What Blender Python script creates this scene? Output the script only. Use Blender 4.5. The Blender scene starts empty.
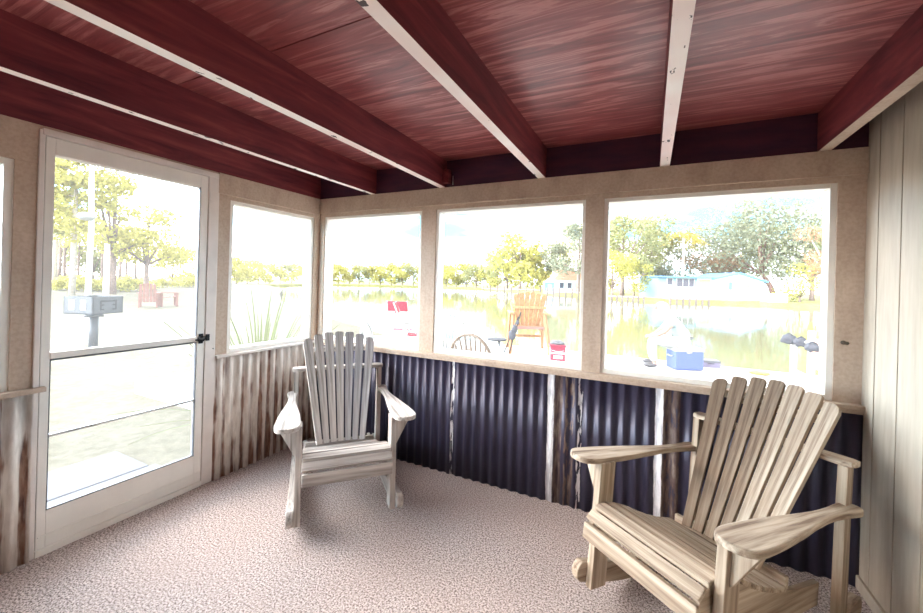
import bpy, bmesh, math, random
from mathutils import Vector, Matrix, Euler, noise
R = math.radians
PI = math.pi
scene = bpy.context.scene
col = scene.collection
random.seed(7)

# ---------------------------------------------------------------- camera
W = 3.715          # porch width
ZT = 2.18          # underside of the joists / top of the walls
ZC = 2.385         # plywood ceiling
FPX, PPX, PPY = 384.425, 461.5, 282.509
ROLL, YAW = -0.0276, 0.4566
CAM = Vector((2.7559, -2.6057, 1.45))
RM = Matrix.Rotation(YAW, 3, 'Z') @ Matrix.Rotation(ROLL, 3, 'Y') @ Matrix.Rotation(0.0003, 3, 'X')
cd = bpy.data.cameras.new('camera')
cam = bpy.data.objects.new('camera', cd)
col.objects.link(cam)
right, fwd, up = RM.col[0], RM.col[1], RM.col[2]
m = Matrix((( right.x, up.x, -fwd.x, CAM.x), (right.y, up.y, -fwd.y, CAM.y), (right.z, up.z, -fwd.z, CAM.z), (0, 0, 0, 1)))
cam.matrix_world = m
cd.sensor_width = 36.0
cd.lens = FPX / 923 * 36
cd.shift_y = -(306.5 - PPY) / 923
cd.clip_start = 0.05
cd.clip_end = 2000
scene.camera = cam


def ray(px, py):
    return RM @ Vector(((px - PPX) / FPX, 1, (PPY - py) / FPX))


def at(px, py, dep):
    return CAM + ray(px, py) * dep


def on(px, py, ax, val):
    d = ray(px, py)
    return CAM + d * ((val - CAM[ax]) / d[ax])


def over(px, py, base):
    """point of a measured direction at the distance of a known foot point"""
    return at(px, py, (Vector(base) - CAM).dot(fwd))


# ---------------------------------------------------------------- object helpers
def tag(o, label=None, cat=None, group=None, kind=None):
    if label: o['label'] = label
    if cat: o['category'] = cat
    if group: o['group'] = group
    if kind: o['kind'] = kind
    return o


def empty(name, loc=(0, 0, 0), rz=0.0, rx=0.0, parent=None):
    o = bpy.data.objects.new(name, None)
    col.objects.link(o)
    o.empty_display_size = 0.1
    o.location = loc
    o.rotation_euler = (rx, 0, rz)
    if parent: o.parent = parent
    return o


def children(o):
    return [c for c in o.children]


def copy_tree(o, parent=None):
    c = o.copy()
    col.objects.link(c)
    if parent: c.parent = parent
    for ch in children(o):
        copy_tree(ch, c)
    return c


class MB:
    def __init__(self):
        self.v, self.f, self.mi, self.sm = [], [], [], []

    def add(self, vs, fs, mi=0, smooth=False, mat=None):
        b = len(self.v)
        for p in vs:
            p = Vector(p)
            if mat is not None: p = mat @ p
            self.v.append(p)
        for f in fs:
            self.f.append([b + i for i in f]); self.mi.append(mi); self.sm.append(smooth)
        return self

    def box(self, a, b, mi=0, mat=None, bev=0.0):
        x0, y0, z0 = [min(a[i], b[i]) for i in range(3)]
        x1, y1, z1 = [max(a[i], b[i]) for i in range(3)]
        if bev <= 0:
            vs = [(x0, y0, z0), (x1, y0, z0), (x1, y1, z0), (x0, y1, z0), (x0, y0, z1), (x1, y0, z1), (x1, y1, z1), (x0, y1, z1)]
            fs = [(0, 3, 2, 1), (4, 5, 6, 7), (0, 1, 5, 4), (1, 2, 6, 5), (2, 3, 7, 6), (3, 0, 4, 7)]
            return self.add(vs, fs, mi, False, mat)
        bm = bmesh.new()
        bmesh.ops.create_cube(bm, size=1.0)
        for v in bm.verts:
            v.co = Vector((x0 + (v.co.x + .5) * (x1 - x0), y0 + (v.co.y + .5) * (y1 - y0), z0 + (v.co.z + .5) * (z1 - z0)))
        bmesh.ops.bevel(bm, geom=bm.edges[:], offset=bev, segments=2, profile=.6, affect='EDGES')
        return self.bm(bm, mi, mat)

    def bm(self, bm, mi=0, mat=None, smooth=False):
        bm.verts.ensure_lookup_table(); bm.verts.index_update()
        self.add([v.co.copy() for v in bm.verts], [[v.index for v in f.verts] for f in bm.faces], mi, smooth, mat)
        bm.free()
        return self

    def prism(self, pts, h0, h1, mi=0, mat=None, bev=0.0, smooth=False):
        """polygon in xy extruded along z between h0 and h1, then mat"""
        n = len(pts)
        bm = bmesh.new()
        lo = [bm.verts.new((p[0], p[1], h0)) for p in pts]
        hi = [bm.verts.new((p[0], p[1], h1)) for p in pts]
        bm.faces.new(list(reversed(lo))); bm.faces.new(hi)
        for i in range(n):
            j = (i + 1) % n
            bm.faces.new((lo[i], lo[j], hi[j], hi[i]))
        bmesh.ops.recalc_face_normals(bm, faces=bm.faces[:])
        if bev > 0:
            es = [e for e in bm.edges if abs(e.verts[0].co.z - e.verts[1].co.z) < 1e-6]
            bmesh.ops.bevel(bm, geom=es, offset=bev, segments=2, profile=.6, affect='EDGES')
        return self.bm(bm, mi, mat, smooth)

    def tube(self, path, radii, seg=10, mi=0, cap=True, mat=None, smooth=True):
        path = [Vector(p) for p in path]
        if not isinstance(radii, (list, tuple)): radii = [radii] * len(path)
        vs, fs = [], []
        prev = None
        for i, p in enumerate(path):
            if i == 0: t = path[1] - p
            elif i == len(path) - 1: t = p - path[i - 1]
            else: t = path[i + 1] - path[i - 1]
            t.normalize()
            if prev is None:
                a = Vector((0, 0, 1)) if abs(t.z) < .9 else Vector((1, 0, 0))
                u = t.cross(a).normalized()
            else:
                u = (prev - t * prev.dot(t)).normalized()
            prev = u
            w = t.cross(u)
            for k in range(seg):
                an = 2 * PI * k / seg
                vs.append(p + (u * math.cos(an) + w * math.sin(an)) * radii[i])
        for i in range(len(path) - 1):
            for k in range(seg):
                k2 = (k + 1) % seg
                fs.append((i * seg + k, i * seg + k2, (i + 1) * seg + k2, (i + 1) * seg + k))
        if cap:
            fs.append(tuple(reversed(range(seg))))
            fs.append(tuple((len(path) - 1) * seg + k for k in range(seg)))
        return self.add(vs, fs, mi, smooth, mat)

    def lathe(self, prof, seg=20, mi=0, mat=None, smooth=True):
        """profile of (radius, z) turned about z"""
        vs, fs = [], []
        for r, z in prof:
            for k in range(seg):
                an = 2 * PI * k / seg
                vs.append((r * math.cos(an), r * math.sin(an), z))
        for i in range(len(prof) - 1):
            for k in range(seg):
                k2 = (k + 1) % seg
                fs.append((i * seg + k, i * seg + k2, (i + 1) * seg + k2, (i + 1) * seg + k))
        fs.append(tuple(reversed(range(seg))))
        fs.append(tuple((len(prof) - 1) * seg + k for k in range(seg)))
        return self.add(vs, fs, mi, smooth, mat)

    def blob(self, c, r, sub=2, mi=0, jit=0.0, sc=(1, 1, 1)):
        bm = bmesh.new()
        bmesh.ops.create_icosphere(bm, subdivisions=sub, radius=1)
        off = Vector((random.random() * 9, random.random() * 9, random.random() * 9))
        for v in bm.verts:
            k = 1 + jit * noise.noise(v.co * 2 + off)
            v.co = Vector((v.co.x * sc[0], v.co.y * sc[1], v.co.z * sc[2])) * r * k + Vector(c)
        return self.bm(bm, mi, None, True)

    def build(self, name, mat, parent=None, bevel=0.0):
        me = bpy.data.meshes.new(name)
        me.from_pydata([tuple(v) for v in self.v], [], self.f)
        mats = mat if isinstance(mat, (list, tuple)) else [mat]
        for mm in mats: me.materials.append(mm)
        me.polygons.foreach_set('material_index', self.mi)
        me.polygons.foreach_set('use_smooth', self.sm)
        me.update()
        if getattr(self, 'valley', None):
            me.attributes.new('valley', 'FLOAT', 'POINT').data.foreach_set('value', self.valley)
        o = bpy.data.objects.new(name, me)
        col.objects.link(o)
        if parent: o.parent = parent
        return o


def frame_to(o, xdir, ydir, zdir):
    return Matrix(((xdir[0], ydir[0], zdir[0], o[0]), (xdir[1], ydir[1], zdir[1], o[1]), (xdir[2], ydir[2], zdir[2], o[2]), (0, 0, 0, 1)))


YZ = lambda x=0: frame_to((x, 0, 0), (0, 1, 0), (0, 0, 1), (1, 0, 0))     # polygon (y,z) extruded along x
XZ = lambda y=0: frame_to((0, y, 0), (1, 0, 0), (0, 0, 1), (0, -1, 0))    # polygon (x,z) extruded along -y

# ---------------------------------------------------------------- materials
MATS = {}


class N:
    def __init__(self, name, rough=.6, metal=0.0, spec=.5):
        self.m = bpy.data.materials.new(name)
        self.m.use_nodes = True
        self.t = self.m.node_tree
        self.b = self.t.nodes['Principled BSDF']
        self.b.inputs['Roughness'].default_value = rough
        self.b.inputs['Metallic'].default_value = metal
        self.b.inputs['Specular IOR Level'].default_value = spec
        MATS[name] = self.m

    def n(self, ty, **kw):
        x = self.t.nodes.new(ty)
        for k, v in kw.items(): setattr(x, k, v)
        return x

    def l(self, a, b): self.t.links.new(a, b)

    def coord(self, scale=(1, 1, 1), rot=(0, 0, 0), out='Object'):
        c = self.n('ShaderNodeTexCoord'); mp = self.n('ShaderNodeMapping')
        mp.inputs['Scale'].default_value = scale
        mp.inputs['Rotation'].default_value = rot
        self.l(c.outputs[out], mp.inputs['Vector'])
        return mp.outputs['Vector']

    def noise(self, vec, scale=5, detail=4, rough=.55, dist=0.0):
        x = self.n('ShaderNodeTexNoise')
        x.inputs['Scale'].default_value = scale; x.inputs['Detail'].default_value = detail
        x.inputs['Roughness'].default_value = rough; x.inputs['Distortion'].default_value = dist
        self.l(vec, x.inputs['Vector'])
        return x.outputs['Fac']

    def ramp(self, fac, stops, interp='LINEAR'):
        x = self.n('ShaderNodeValToRGB')
        x.color_ramp.interpolation = interp
        e = x.color_ramp.elements
        while len(e) < len(stops): e.new(.5)
        for el, (p, c) in zip(e, stops):
            el.position = p
            el.color = (*c, 1) if len(c) == 3 else c
        self.l(fac, x.inputs['Fac'])
        return x.outputs['Color']

    def mix(self, fac, a, b, blend='MIX'):
        x = self.n('ShaderNodeMix', data_type='RGBA', blend_type=blend)
        ins = [i for i in x.inputs if i.enabled]
        for s, v in ((ins[0], fac), (ins[1], a), (ins[2], b)):
            if hasattr(v, 'is_output'): self.l(v, s)
            elif isinstance(v, (int, float)): s.default_value = v
            else: s.default_value = (*v, 1)
        return [o for o in x.outputs if o.enabled][0]

    def math(self, op, a, b=0.0, clamp=False):
        x = self.n('ShaderNodeMath', operation=op, use_clamp=clamp)
        for s, v in ((x.inputs[0], a), (x.inputs[1], b)):
            if hasattr(v, 'is_output'): self.l(v, s)
            else: s.default_value = v
        return x.outputs[0]

    def color(self, c):
        if hasattr(c, 'is_output'): self.l(c, self.b.inputs['Base Color'])
        else: self.b.inputs['Base Color'].default_value = (*c, 1)
        return self

    def bump(self, h, strength=.3, dist=.01):
        x = self.n('ShaderNodeBump')
        x.inputs['Strength'].default_value = strength; x.inputs['Distance'].default_value = dist
        self.l(h, x.inputs['Height']); self.l(x.outputs[0], self.b.inputs['Normal'])
        return self


def plain(name, c, rough=.6, metal=0.0, var=.12, scale=8, spec=.4):
    k = N(name, rough, metal, spec)
    f = k.noise(k.coord(), scale, 3)
    lo = tuple(x * (1 - var) for x in c); hi = tuple(min(1, x * (1 + var)) for x in c)
    k.color(k.ramp(f, [(.3, lo), (.7, hi)]))
    return k.m


# carpet: fine two-tone loops with worn patches
k = N('carpet', .95, 0, .1)
v = k.coord()
f = k.noise(v, 115, 2, .75)
c1 = k.ramp(f, [(.38, (.13, .098, .09)), (.49, (.46, .385, .365)), (.60, (.76, .67, .64))])
g = k.noise(v, 1.7, 3)
c2 = k.mix(k.ramp(g, [(.35, (0, 0, 0)), (.7, (.35, .35, .35))]), c1, (.42, .33, .30))
k.color(c2); k.bump(f, .6, .004)

# red stained plywood ceiling, grain along x
k = N('red_plywood', .42, 0, .5)
v = k.coord((.55, 7, 7))
f = k.noise(v, 2.6, 6, .62, 1.6)
f2 = k.noise(k.coord((.5, 1, 1)), 1.6, 3)
cA = k.ramp(f, [(.34, (.13, .020, .024)), (.52, (.27, .060, .060)), (.60, (.48, .18, .17)), (.74, (.32, .080, .078))])
cB = k.mix(k.ramp(f2, [(.35, (0, 0, 0)), (.65, (.55, .55, .55))]), cA, (.20, .032, .030))
k.color(cB); k.bump(f, .35, .004)
k.l(k.ramp(f2, [(.3, (.32,) * 3), (.7, (.58,) * 3)]), k.b.inputs['Roughness'])

# red stained joist sides, grain along y
k = N('red_joist', .55, 0, .35)
f = k.noise(k.coord((6, .6, 6)), 3, 5, .6, .8)
k.color(k.ramp(f, [(.3, (.075, .010, .018)), (.55, (.18, .030, .036)), (.75, (.27, .062, .058))])); k.bump(f, .3, .003)
k = N('dark_rim', .6, 0, .3)  # red-stained back rim with its shadow painted into the colour
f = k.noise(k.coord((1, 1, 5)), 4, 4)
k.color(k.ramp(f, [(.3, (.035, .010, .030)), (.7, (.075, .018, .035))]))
# chipped white paint on the joist undersides
k = N('chipped_white_paint', .5, 0, .4)
f = k.noise(k.coord((1, .55, 1)), 26, 3, .55)
f2 = k.noise(k.coord((1, .3, 1)), 3.1, 3)
s = k.math('ADD', f, k.math('MULTIPLY', f2, .42))
base = k.ramp(k.noise(k.coord(), 2.2, 3), [(.35, (.80, .62, .58)), (.6, (.86, .80, .76))])
k.color(k.mix(k.ramp(s, [(.865, (0, 0, 0)), (.88, (1, 1, 1))]), base, (.05, .022, .025)))

# beige and white trim paints
k = N('beige_trim', .6, 0, .35)
f = k.noise(k.coord((1, 1, .5)), 9, 5)
f3 = k.noise(k.coord(), 60, 2)
cA = k.ramp(f, [(.3, (.44, .325, .245)), (.7, (.58, .455, .355))])
k.color(k.mix(.15, cA, k.ramp(f3, [(.35, (.22, .15, .11)), (.6, (.6, .5, .42))]))); k.bump(f3, .15, .002)
plain('white_paint', (.83, .79, .73), .4, var=.04, scale=6)
plain('pinkish_white_paint', (.74, .67, .62), .45, var=.06)
k = N('wall_panel', .55, 0, .35)
f = k.noise(k.coord((5, 5, .7)), 5, 4)
k.color(k.ramp(f, [(.3, (.37, .305, .24)), (.7, (.46, .39, .31))])); k.bump(f, .15, .002)
plain('groove_dark', (.10, .075, .055), .8)

# corrugated sheet, dark slate blue paint, whitish and rusty streaks at the sheet laps
k = N('slate_corrugated', .42, .2, .5)
v = k.coord()
f = k.noise(k.coord((6, 6, .8)), 7, 4)
cA = k.ramp(f, [(.3, (.026, .022, .045)), (.7, (.050, .045, .078))])
sep = k.n('ShaderNodeSeparateXYZ'); k.l(k.coord(), sep.inputs[0])
wob = k.math('MULTIPLY', k.math('SUBTRACT', k.noise(k.coord((3, 3, 1)), 6, 4), .5), .022)
xx = k.math('ADD', sep.outputs[0], wob)
fn = k.noise(k.coord((14, 14, 2.5)), 4, 5)


def band(cx, w):
    return k.math('LESS_THAN', k.math('ABSOLUTE', k.math('SUBTRACT', xx, cx)), w)


white = k.math('MAXIMUM', k.math('MAXIMUM', k.math('MULTIPLY', band(1.434, .010), k.math('GREATER_THAN', fn, .46)), band(2.176, .022)), band(2.822, .020))
white = k.math('MAXIMUM', white, k.math('MULTIPLY', band(2.365, .012), k.math('GREATER_THAN', fn, .5)))
rust = k.math('MAXIMUM', band(2.225, .024), k.math('MULTIPLY', band(2.885, .045), k.math('GREATER_THAN', fn, .42)))
rust = k.math('MAXIMUM', rust, k.math('MULTIPLY', band(2.30, .03), k.math('GREATER_THAN', fn, .5)))
c2 = k.mix(rust, cA, k.ramp(fn, [(.35, (.04, .018, .03)), (.55, (.13, .085, .07)), (.7, (.24, .19, .16))]))
c3 = k.mix(white, c2, k.ramp(fn, [(.3, (.45, .43, .46)), (.6, (.80, .78, .80))]))
k.color(c3)
k.l(k.math('MULTIPLY', k.math('SUBTRACT', 1.0, k.math('MAXIMUM', white, rust)), .2), k.b.inputs['Metallic'])
k.l(k.ramp(k.math('MAXIMUM', white, rust), [(0, (.40,) * 3), (1, (.7,) * 3)]), k.b.inputs['Roughness'])

# whitewashed corrugated sheet with rust streaks
k = N('rusty_white_corrugated', .55, .15, .4)
f = k.noise(k.coord((12, 12, .42)), 3.0, 6, .66, .2)
f2 = k.noise(k.coord((16, 16, 3)), 3, 4)
f3 = k.noise(k.coord((2.2, 2.2, 1.1)), 3.0, 3)
at_ = k.n('ShaderNodeAttribute', attribute_name='valley')
sp_ = k.n('ShaderNodeSeparateXYZ'); k.l(k.coord(), sp_.inputs[0])
low = k.math('MULTIPLY', k.math('SUBTRACT', .45, sp_.outputs[2]), .10)
s = k.math('ADD', k.math('MULTIPLY', f, .42), k.math('MULTIPLY', f3, .36))
s = k.math('ADD', k.math('ADD', s, k.math('MULTIPLY', at_.outputs['Fac'], .155)), low)
cw = k.ramp(f2, [(.3, (.58, .505, .44)), (.65, (.80, .735, .67))])
cr = k.ramp(f2, [(.3, (.10, .04, .03)), (.5, (.27, .14, .095)), (.7, (.36, .25, .19))])
k.color(k.mix(k.ramp(s, [(.475, (0, 0, 0)), (.545, (1, 1, 1))]), cw, cr))


# weathered bare wood, one per grain direction
def wood(name, ax, cols, rough=.75):
    k = N(name, rough, 0, .3)
    sc = [13, 13, 13]; sc[ax] = .55
    f = k.noise(k.coord(sc), 3.0, 6, .6, .25)
    gs = [9, 9, 9]; gs[ax] = 1.6
    g = k.noise(k.coord(gs), 1.0, 3)
    cA = k.ramp(f, [(.34, cols[0]), (.5, cols[1]), (.66, cols[2])])
    oi = k.n('ShaderNodeObjectInfo')
    cB = k.mix(k.ramp(g, [(.4, (0, 0, 0)), (.75, (.5, .5, .5))]), cA, cols[3])
    k.color(k.mix(k.math('MULTIPLY', oi.outputs['Random'], .45), cB, cols[3]))
    k.bump(f, .4, .003)
    return k.m


GREY = ((.19, .165, .15), (.54, .49, .455), (.76, .71, .67), (.36, .315, .285))
TAN = ((.18, .12, .085), (.46, .37, .28), (.67, .575, .455), (.32, .235, .165))
for nm, cc in (('grey_wood', GREY), ('tan_wood', TAN), ('grey_shaded_wood', ((.17, .15, .15), (.36, .335, .33), (.52, .49, .48), (.27, .25, .25))), ('tan_shaded_wood', ((.10, .062, .04), (.25, .18, .125), (.40, .31, .225), (.18, .12, .08)))):  # last two: shade painted in as darker wood, for some back slats
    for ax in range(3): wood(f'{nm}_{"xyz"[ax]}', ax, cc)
wood('orange_wood', 2, ((.17, .075, .03), (.27, .13, .055), (.34, .19, .09), (.24, .11, .045)))

# outdoor materials
plain('black_metal', (.02, .02, .022), .35, .6)
plain('steel', (.55, .55, .56), .35, .8)
plain('grey_box_paint', (.085, .085, .095), .5)
plain('grill_grey', (.048, .048, .054), .5)
plain('white_plastic', (.30, .295, .28), .4, var=.03)
plain('cream_plastic', (.25, .19, .145), .45, var=.06)
plain('red_fabric', (.30, .010, .025), .7)
plain('red_plastic', (.28, .010, .03), .4)
plain('pale_pink', (.75, .45, .48), .5)
plain('grey_fabric', (.045, .045, .055), .9)
plain('blue_plastic', (.06, .085, .30), .4, var=.05)
plain('skin', (.36, .17, .13), .55, var=.05)
plain('white_shirt', (.19, .235, .235), .85, var=.04)
plain('pale_trousers', (.27, .27, .25), .85, var=.05)
plain('hair_grey', (.35, .32, .3), .8)
plain('dark_leather', (.05, .045, .05), .5)
plain('purple_grey', (.15, .13, .2), .6)
plain('orange_cloth', (.75, .28, .08), .9)
plain('concrete_white', (.42, .41, .40), .85, var=.05, scale=3)
plain('concrete_slab', (.085, .09, .115), .85, var=.08, scale=5)
plain('bark', (.20, .14, .115), .9, var=.3)
plain('bark_pale', (.46, .40, .33), .9, var=.2)
plain('house_white', (.70, .70, .66), .8, var=.03)
plain('house_blue', (.18, .28, .33), .7, var=.05)
plain('roof_blue', (.10, .26, .50), .6)
plain('window_dark', (.05, .05, .07), .2)
plain('yellow_panel', (.60, .50, .16), .7)
plain('roof_terracotta', (.52, .26, .17), .8)
plain('dock_wood', (.12, .09, .08), .9)
plain('red_brown_wood', (.20, .10, .08), .8)
plain('pole_white', (.75, .74, .70), .6)

k = N('yard_ground', .95, 0, .1)
f = k.noise(k.coord(), .9, 6, .65); f2 = k.noise(k.coord(), 9, 4, .7)
cA = k.ramp(f, [(.35, (.088, .080, .054)), (.6, (.125, .115, .084))])
k.color(k.mix(.4, cA, k.ramp(f2, [(.35, (.055, .05, .03)), (.65, (.15, .14, .11))]))); k.bump(f2, .5, .02)
k = N('far_bank', .95, 0, .1)
f = k.noise(k.coord(), .25, 5, .65)
k.color(k.ramp(f, [(.35, (.17, .165, .05)), (.65, (.23, .215, .09))]))
k = N('water', .06, 0, .6)
k.color(k.ramp(k.noise(k.coord(), .08, 3), [(.3, (.13, .14, .08)), (.7, (.20, .19, .09))]))
k.bump(k.noise(k.coord((1, .35, 1)), 2.2, 3), .10, .03)


def leaf(name, a, b, c):
    k = N(name, .7, 0, .2)
    k.color(k.ramp(k.noise(k.coord(), .55, 4, .7), [(.3, a), (.5, b), (.7, c)]))
    tr = k.n('ShaderNodeBsdfTranslucent'); mx = k.n('ShaderNodeMixShader')
    tr.inputs['Color'].default_value = (*c, 1)
    mx.inputs['Fac'].default_value = .35
    k.l(k.b.outputs[0], mx.inputs[1]); k.l(tr.outputs[0], mx.inputs[2])
    k.l(mx.outputs[0], k.t.nodes['Material Output'].inputs['Surface'])
    return k.m


leaf('leaf_yellow', (0.184, 0.166, 0.037), (0.350, 0.322, 0.074), (0.497, 0.460, 0.129))
leaf('leaf_olive', (0.122, 0.123, 0.064), (0.234, 0.234, 0.103), (0.355, 0.346, 0.159))
leaf('leaf_grey_green', (0.100, 0.108, 0.071), (0.185, 0.194, 0.128), (0.285, 0.285, 0.192))
leaf('leaf_gold', (0.224, 0.144, 0.032), (0.400, 0.304, 0.056), (0.512, 0.416, 0.096))
leaf('leaf_rust', (0.176, 0.088, 0.054), (0.297, 0.169, 0.095), (0.378, 0.257, 0.149))
leaf('blade_green', (.035, .05, .015), (.075, .10, .03), (.14, .155, .06))

# insect screen: fine pale mesh, mostly open
k = N('insect_screen', .8)
tr = k.n('ShaderNodeBsdfTransparent'); mx = k.n('ShaderNodeMixShader'); tl = k.n('ShaderNodeBsdfTranslucent')
tl.inputs['Color'].default_value = (.8, .8, .8, 1)
mx.inputs['Fac'].default_value = .045
k.l(tr.outputs[0], mx.inputs[1]); k.l(tl.outputs[0], mx.inputs[2])
k.l(mx.outputs[0], k.t.nodes['Material Output'].inputs['Surface'])
M = MATS

# ---------------------------------------------------------------- room shell
YB = -4.4          # far end of the porch, behind the camera
fl = MB().box((-.1, YB - .1, -.12), (W + .1, .1, 0)).build('floor', M['carpet'])
tag(fl, 'beige and grey speckled loop pile carpet on the porch floor', 'floor', kind='structure')


def corrugated(mb, L, z0, z1, pitch=.0715, amp=.0085, seg=10, phase=0.0):
    """sheet along +x from 0 to L in local coords, ridges vertical, front towards -y"""
    n = int(L / pitch * seg)
    vs, fs = [], []
    for i in range(n + 1):
        x = L * i / n
        y = amp * math.sin(2 * PI * x / pitch + phase)
        vs += [(x, y, z0), (x, y, z1), (x, y + .004, z0), (x, y + .004, z1)]
    for i in range(n):
        a, b = 4 * i, 4 * i + 4
        fs += [(a, b, b + 1, a + 1), (a + 2, a + 3, b + 3, b + 2), (a + 1, b + 1, b + 3, a + 3), (a, a + 2, b + 2, b)]
    fs += [(0, 1, 3, 2), (4 * n, 4 * n + 2, 4 * n + 3, 4 * n + 1)]
    mb.valley = [.5 + .5 * math.sin(2 * PI * (L * (i // 4) / n) / pitch + phase) for i in range(4 * n + 4)]
    return mb.add(vs, fs, 0, True)


# back wall
wb = tag(empty('wall_back'), 'back porch wall of beige posts over dark corrugated metal', 'wall', kind='structure')
MB().box((-.1, 0, 0), (W + .1, .1, .865)).build('backing_board', M['beige_trim'], wb)
h = MB()
h.box((-.1, 0, 2.015), (W + .1, .1, ZT)).box((0, -.016, 2.047), (W, 0, ZT), bev=.003)
h.build('header_beam', M['beige_trim'], wb)
for x0, x1 in ((-.1, .058), (1.108, 1.238), (2.368, 2.478), (3.606, W + .1)):
    MB().box((x0, .003, .88), (x1, .099, 2.0155)).build('post', M['beige_trim'], wb)
MB().box((2.366, -.004, .868), (2.48, .0, 2.02)).build('cover_board', M['beige_trim'], wb)
kn = MB().tube([(3.64, -.001, 1.20), (3.64, -.003, 1.20)], .011, 8).tube([(3.655, -.001, 1.198), (3.655, -.003, 1.198)], .008, 8)
kn.build('knot', M['groove_dark'], wb)
s = MB().box((.03, -.04, .872), (W, .1, .896), bev=.004)
s.box((.03, -.026, .852), (W, 0, .872))
s.build('window_sill', M['beige_trim'], wb)
# sheets lap at the painted seams
for a, b in ((.02, 1.45), (1.44, 2.19), (2.18, 2.84), (2.83, W)):
    o = corrugated(MB(), b - a, .0, .856, phase=2 * PI * a / .0715).build('corrugated_sheet', M['slate_corrugated'], wb)
    o.data.transform(Matrix.Translation((a, -.014 - (.003 if a in (1.44, 2.83) else 0), 0)))
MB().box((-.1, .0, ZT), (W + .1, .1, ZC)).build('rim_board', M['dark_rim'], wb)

# left wall
wl = tag(empty('wall_left'), 'side porch wall with posts around the door over rusty whitewashed corrugated metal', 'wall', kind='structure')
MB().box((-.1, -1.0, 0), (0, 0, .865)).box((-.1, YB, 0), (0, -1.80, .84)).build('backing_board', M['beige_trim'], wl)
hb = MB().box((-.1, -.94, 2.005), (0, .02, ZT)).box((0, -.935, 2.035), (.014, 0, ZT), bev=.003)
hb.box((-.1, YB, 1.985), (0, -1.80, ZT)).box((-.1, -1.80, 2.14), (0.004, -.94, ZT))
hb.build('header_beam', M['beige_trim'], wl)
for y0, y1 in ((-.06, .1), (-.925, -.84), (-1.90, -1.815), (-3.15, -3.02), (YB, YB + .1)):
    MB().box((-.099, y0, .84), (-.003, y1, 2.006 if y1 > -1.5 else 1.986)).build('post', M['beige_trim'], wl)
MB().box((-.1, -1.0, 0), (.010, -.93, 2.15), bev=.004).build('door_jamb', M['pinkish_white_paint'], wl)
MB().box((-.1, -1.822, 0), (.008, -1.800, 2.16), bev=.004).build('door_jamb', M['pinkish_white_paint'], wl)
MB().box((-.1, -1.81, 2.135), (.014, -.935, 2.168), bev=.004).build('door_head', M['pinkish_white_paint'], wl)
MB().box((-.1, -.93, .868), (.036, -.02, .886), bev=.003).build('window_sill', M['pinkish_white_paint'], wl)
MB().box((-.1, YB, .842), (.036, -1.78, .866), bev=.004).build('window_sill', M['beige_trim'], wl)
RZ = Matrix.Rotation(PI / 2, 4, 'Z')     # local x -> world y, local -y -> world +x
for a, b, zt in ((-.935, -.01, .866), (-3.0, -1.822, .84), (YB, -2.99, .84)):
    o = corrugated(MB(), b - a, .0, zt, phase=1.1).build('corrugated_sheet', M['rusty_white_corrugated'], wl)
    o.data.transform(Matrix.Translation((.016, a, 0)) @ RZ)
MB().box((-.1, YB, ZT), (.0, .1, ZC)).build('rim_board', M['red_joist'], wl)
MB().tube([(.008, -.945, .94), (.02, -.945, .94)], .004, 6).build('nail', M['steel'], wl)

# right wall of vertical boards
wr = tag(empty('wall_right'), 'beige wall of vertical grooved boards behind the tan rocking chair', 'wall', kind='structure')
g = -.11
ys = [0.1, -.11]
while ys[-1] > YB: ys.append(ys[-1] - .187)
for a, b in zip(ys[:-1], ys[1:]):
    MB().box((W, b + .0035, 0), (W + .05, a - .0035, ZC), bev=.003).build('wall_board', M['wall_panel'], wr)
MB().box((W + .03, YB, 0), (W + .1, .1, ZC)).build('backing_board', M['groove_dark'], wr)
bb = MB().box((W - .014, YB, 0), (W, 0, .062), bev=.004).build('baseboard_right', M['wall_panel'])
tag(bb, 'low beige baseboard along the grooved board wall', 'baseboard', kind='structure')

# end wall behind the camera
wf = tag(empty('wall_front'), 'plain beige end wall of the porch behind the viewer', 'wall', kind='structure')
MB().box((0, YB - .1, 0), (W, YB, ZC)).build('wall_board', M['wall_panel'], wf)

# ceiling
ce = tag(empty('ceiling'), 'dark red stained plywood ceiling', 'ceiling', kind='structure')
for y0, y1 in ((-1.533, 0.4), (-2.752, -1.539), (YB - .4, -2.758)):
    MB().box((-.5, y0, ZC), (W + .4, y1, ZC + .02)).build('plywood_sheet', M['red_plywood'], ce)
MB().box((-.5, YB - .4, ZC + .02), (W + .4, .4, ZC + .06)).build('roof_deck', M['dark_rim'], ce)
ND = MB()
ND.tube([(1.39, -.02, 2.26), (1.392, -.025, 2.19)], .003, 6).build('hanging_nail', M['steel'], ce)
for i, x in enumerate((.598, 1.27, 2.045, 2.79, 3.518)):
    w = .052 if i else .046
    jm = MB()
    jm.box((x, YB, ZT), (x + w, 0, ZC))
    jm.mi[0] = 1                      # underside
    j = jm.build(f'trim_{i+1}', [M['red_joist'], M['chipped_white_paint'] if i < 4 else M['beige_trim']])
    tag(j, ('dark red ceiling joist nearest the screen door wall, thin pale underside', 'dark red ceiling joist, second from the screen door wall, chipped pale underside',
            'dark red middle ceiling joist with dark paint chips along its white underside', 'dark red ceiling joist with broad white dotted underside, above the widest window',
            'dark red ceiling joist with beige underside beside the grooved board wall')[i], 'ceiling joist', kind='structure')
MB().box((1.322, -.07, 2.20), (1.375, -.02, 2.30), bev=.003).build('joist_block', M['red_joist'], ce)


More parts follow.
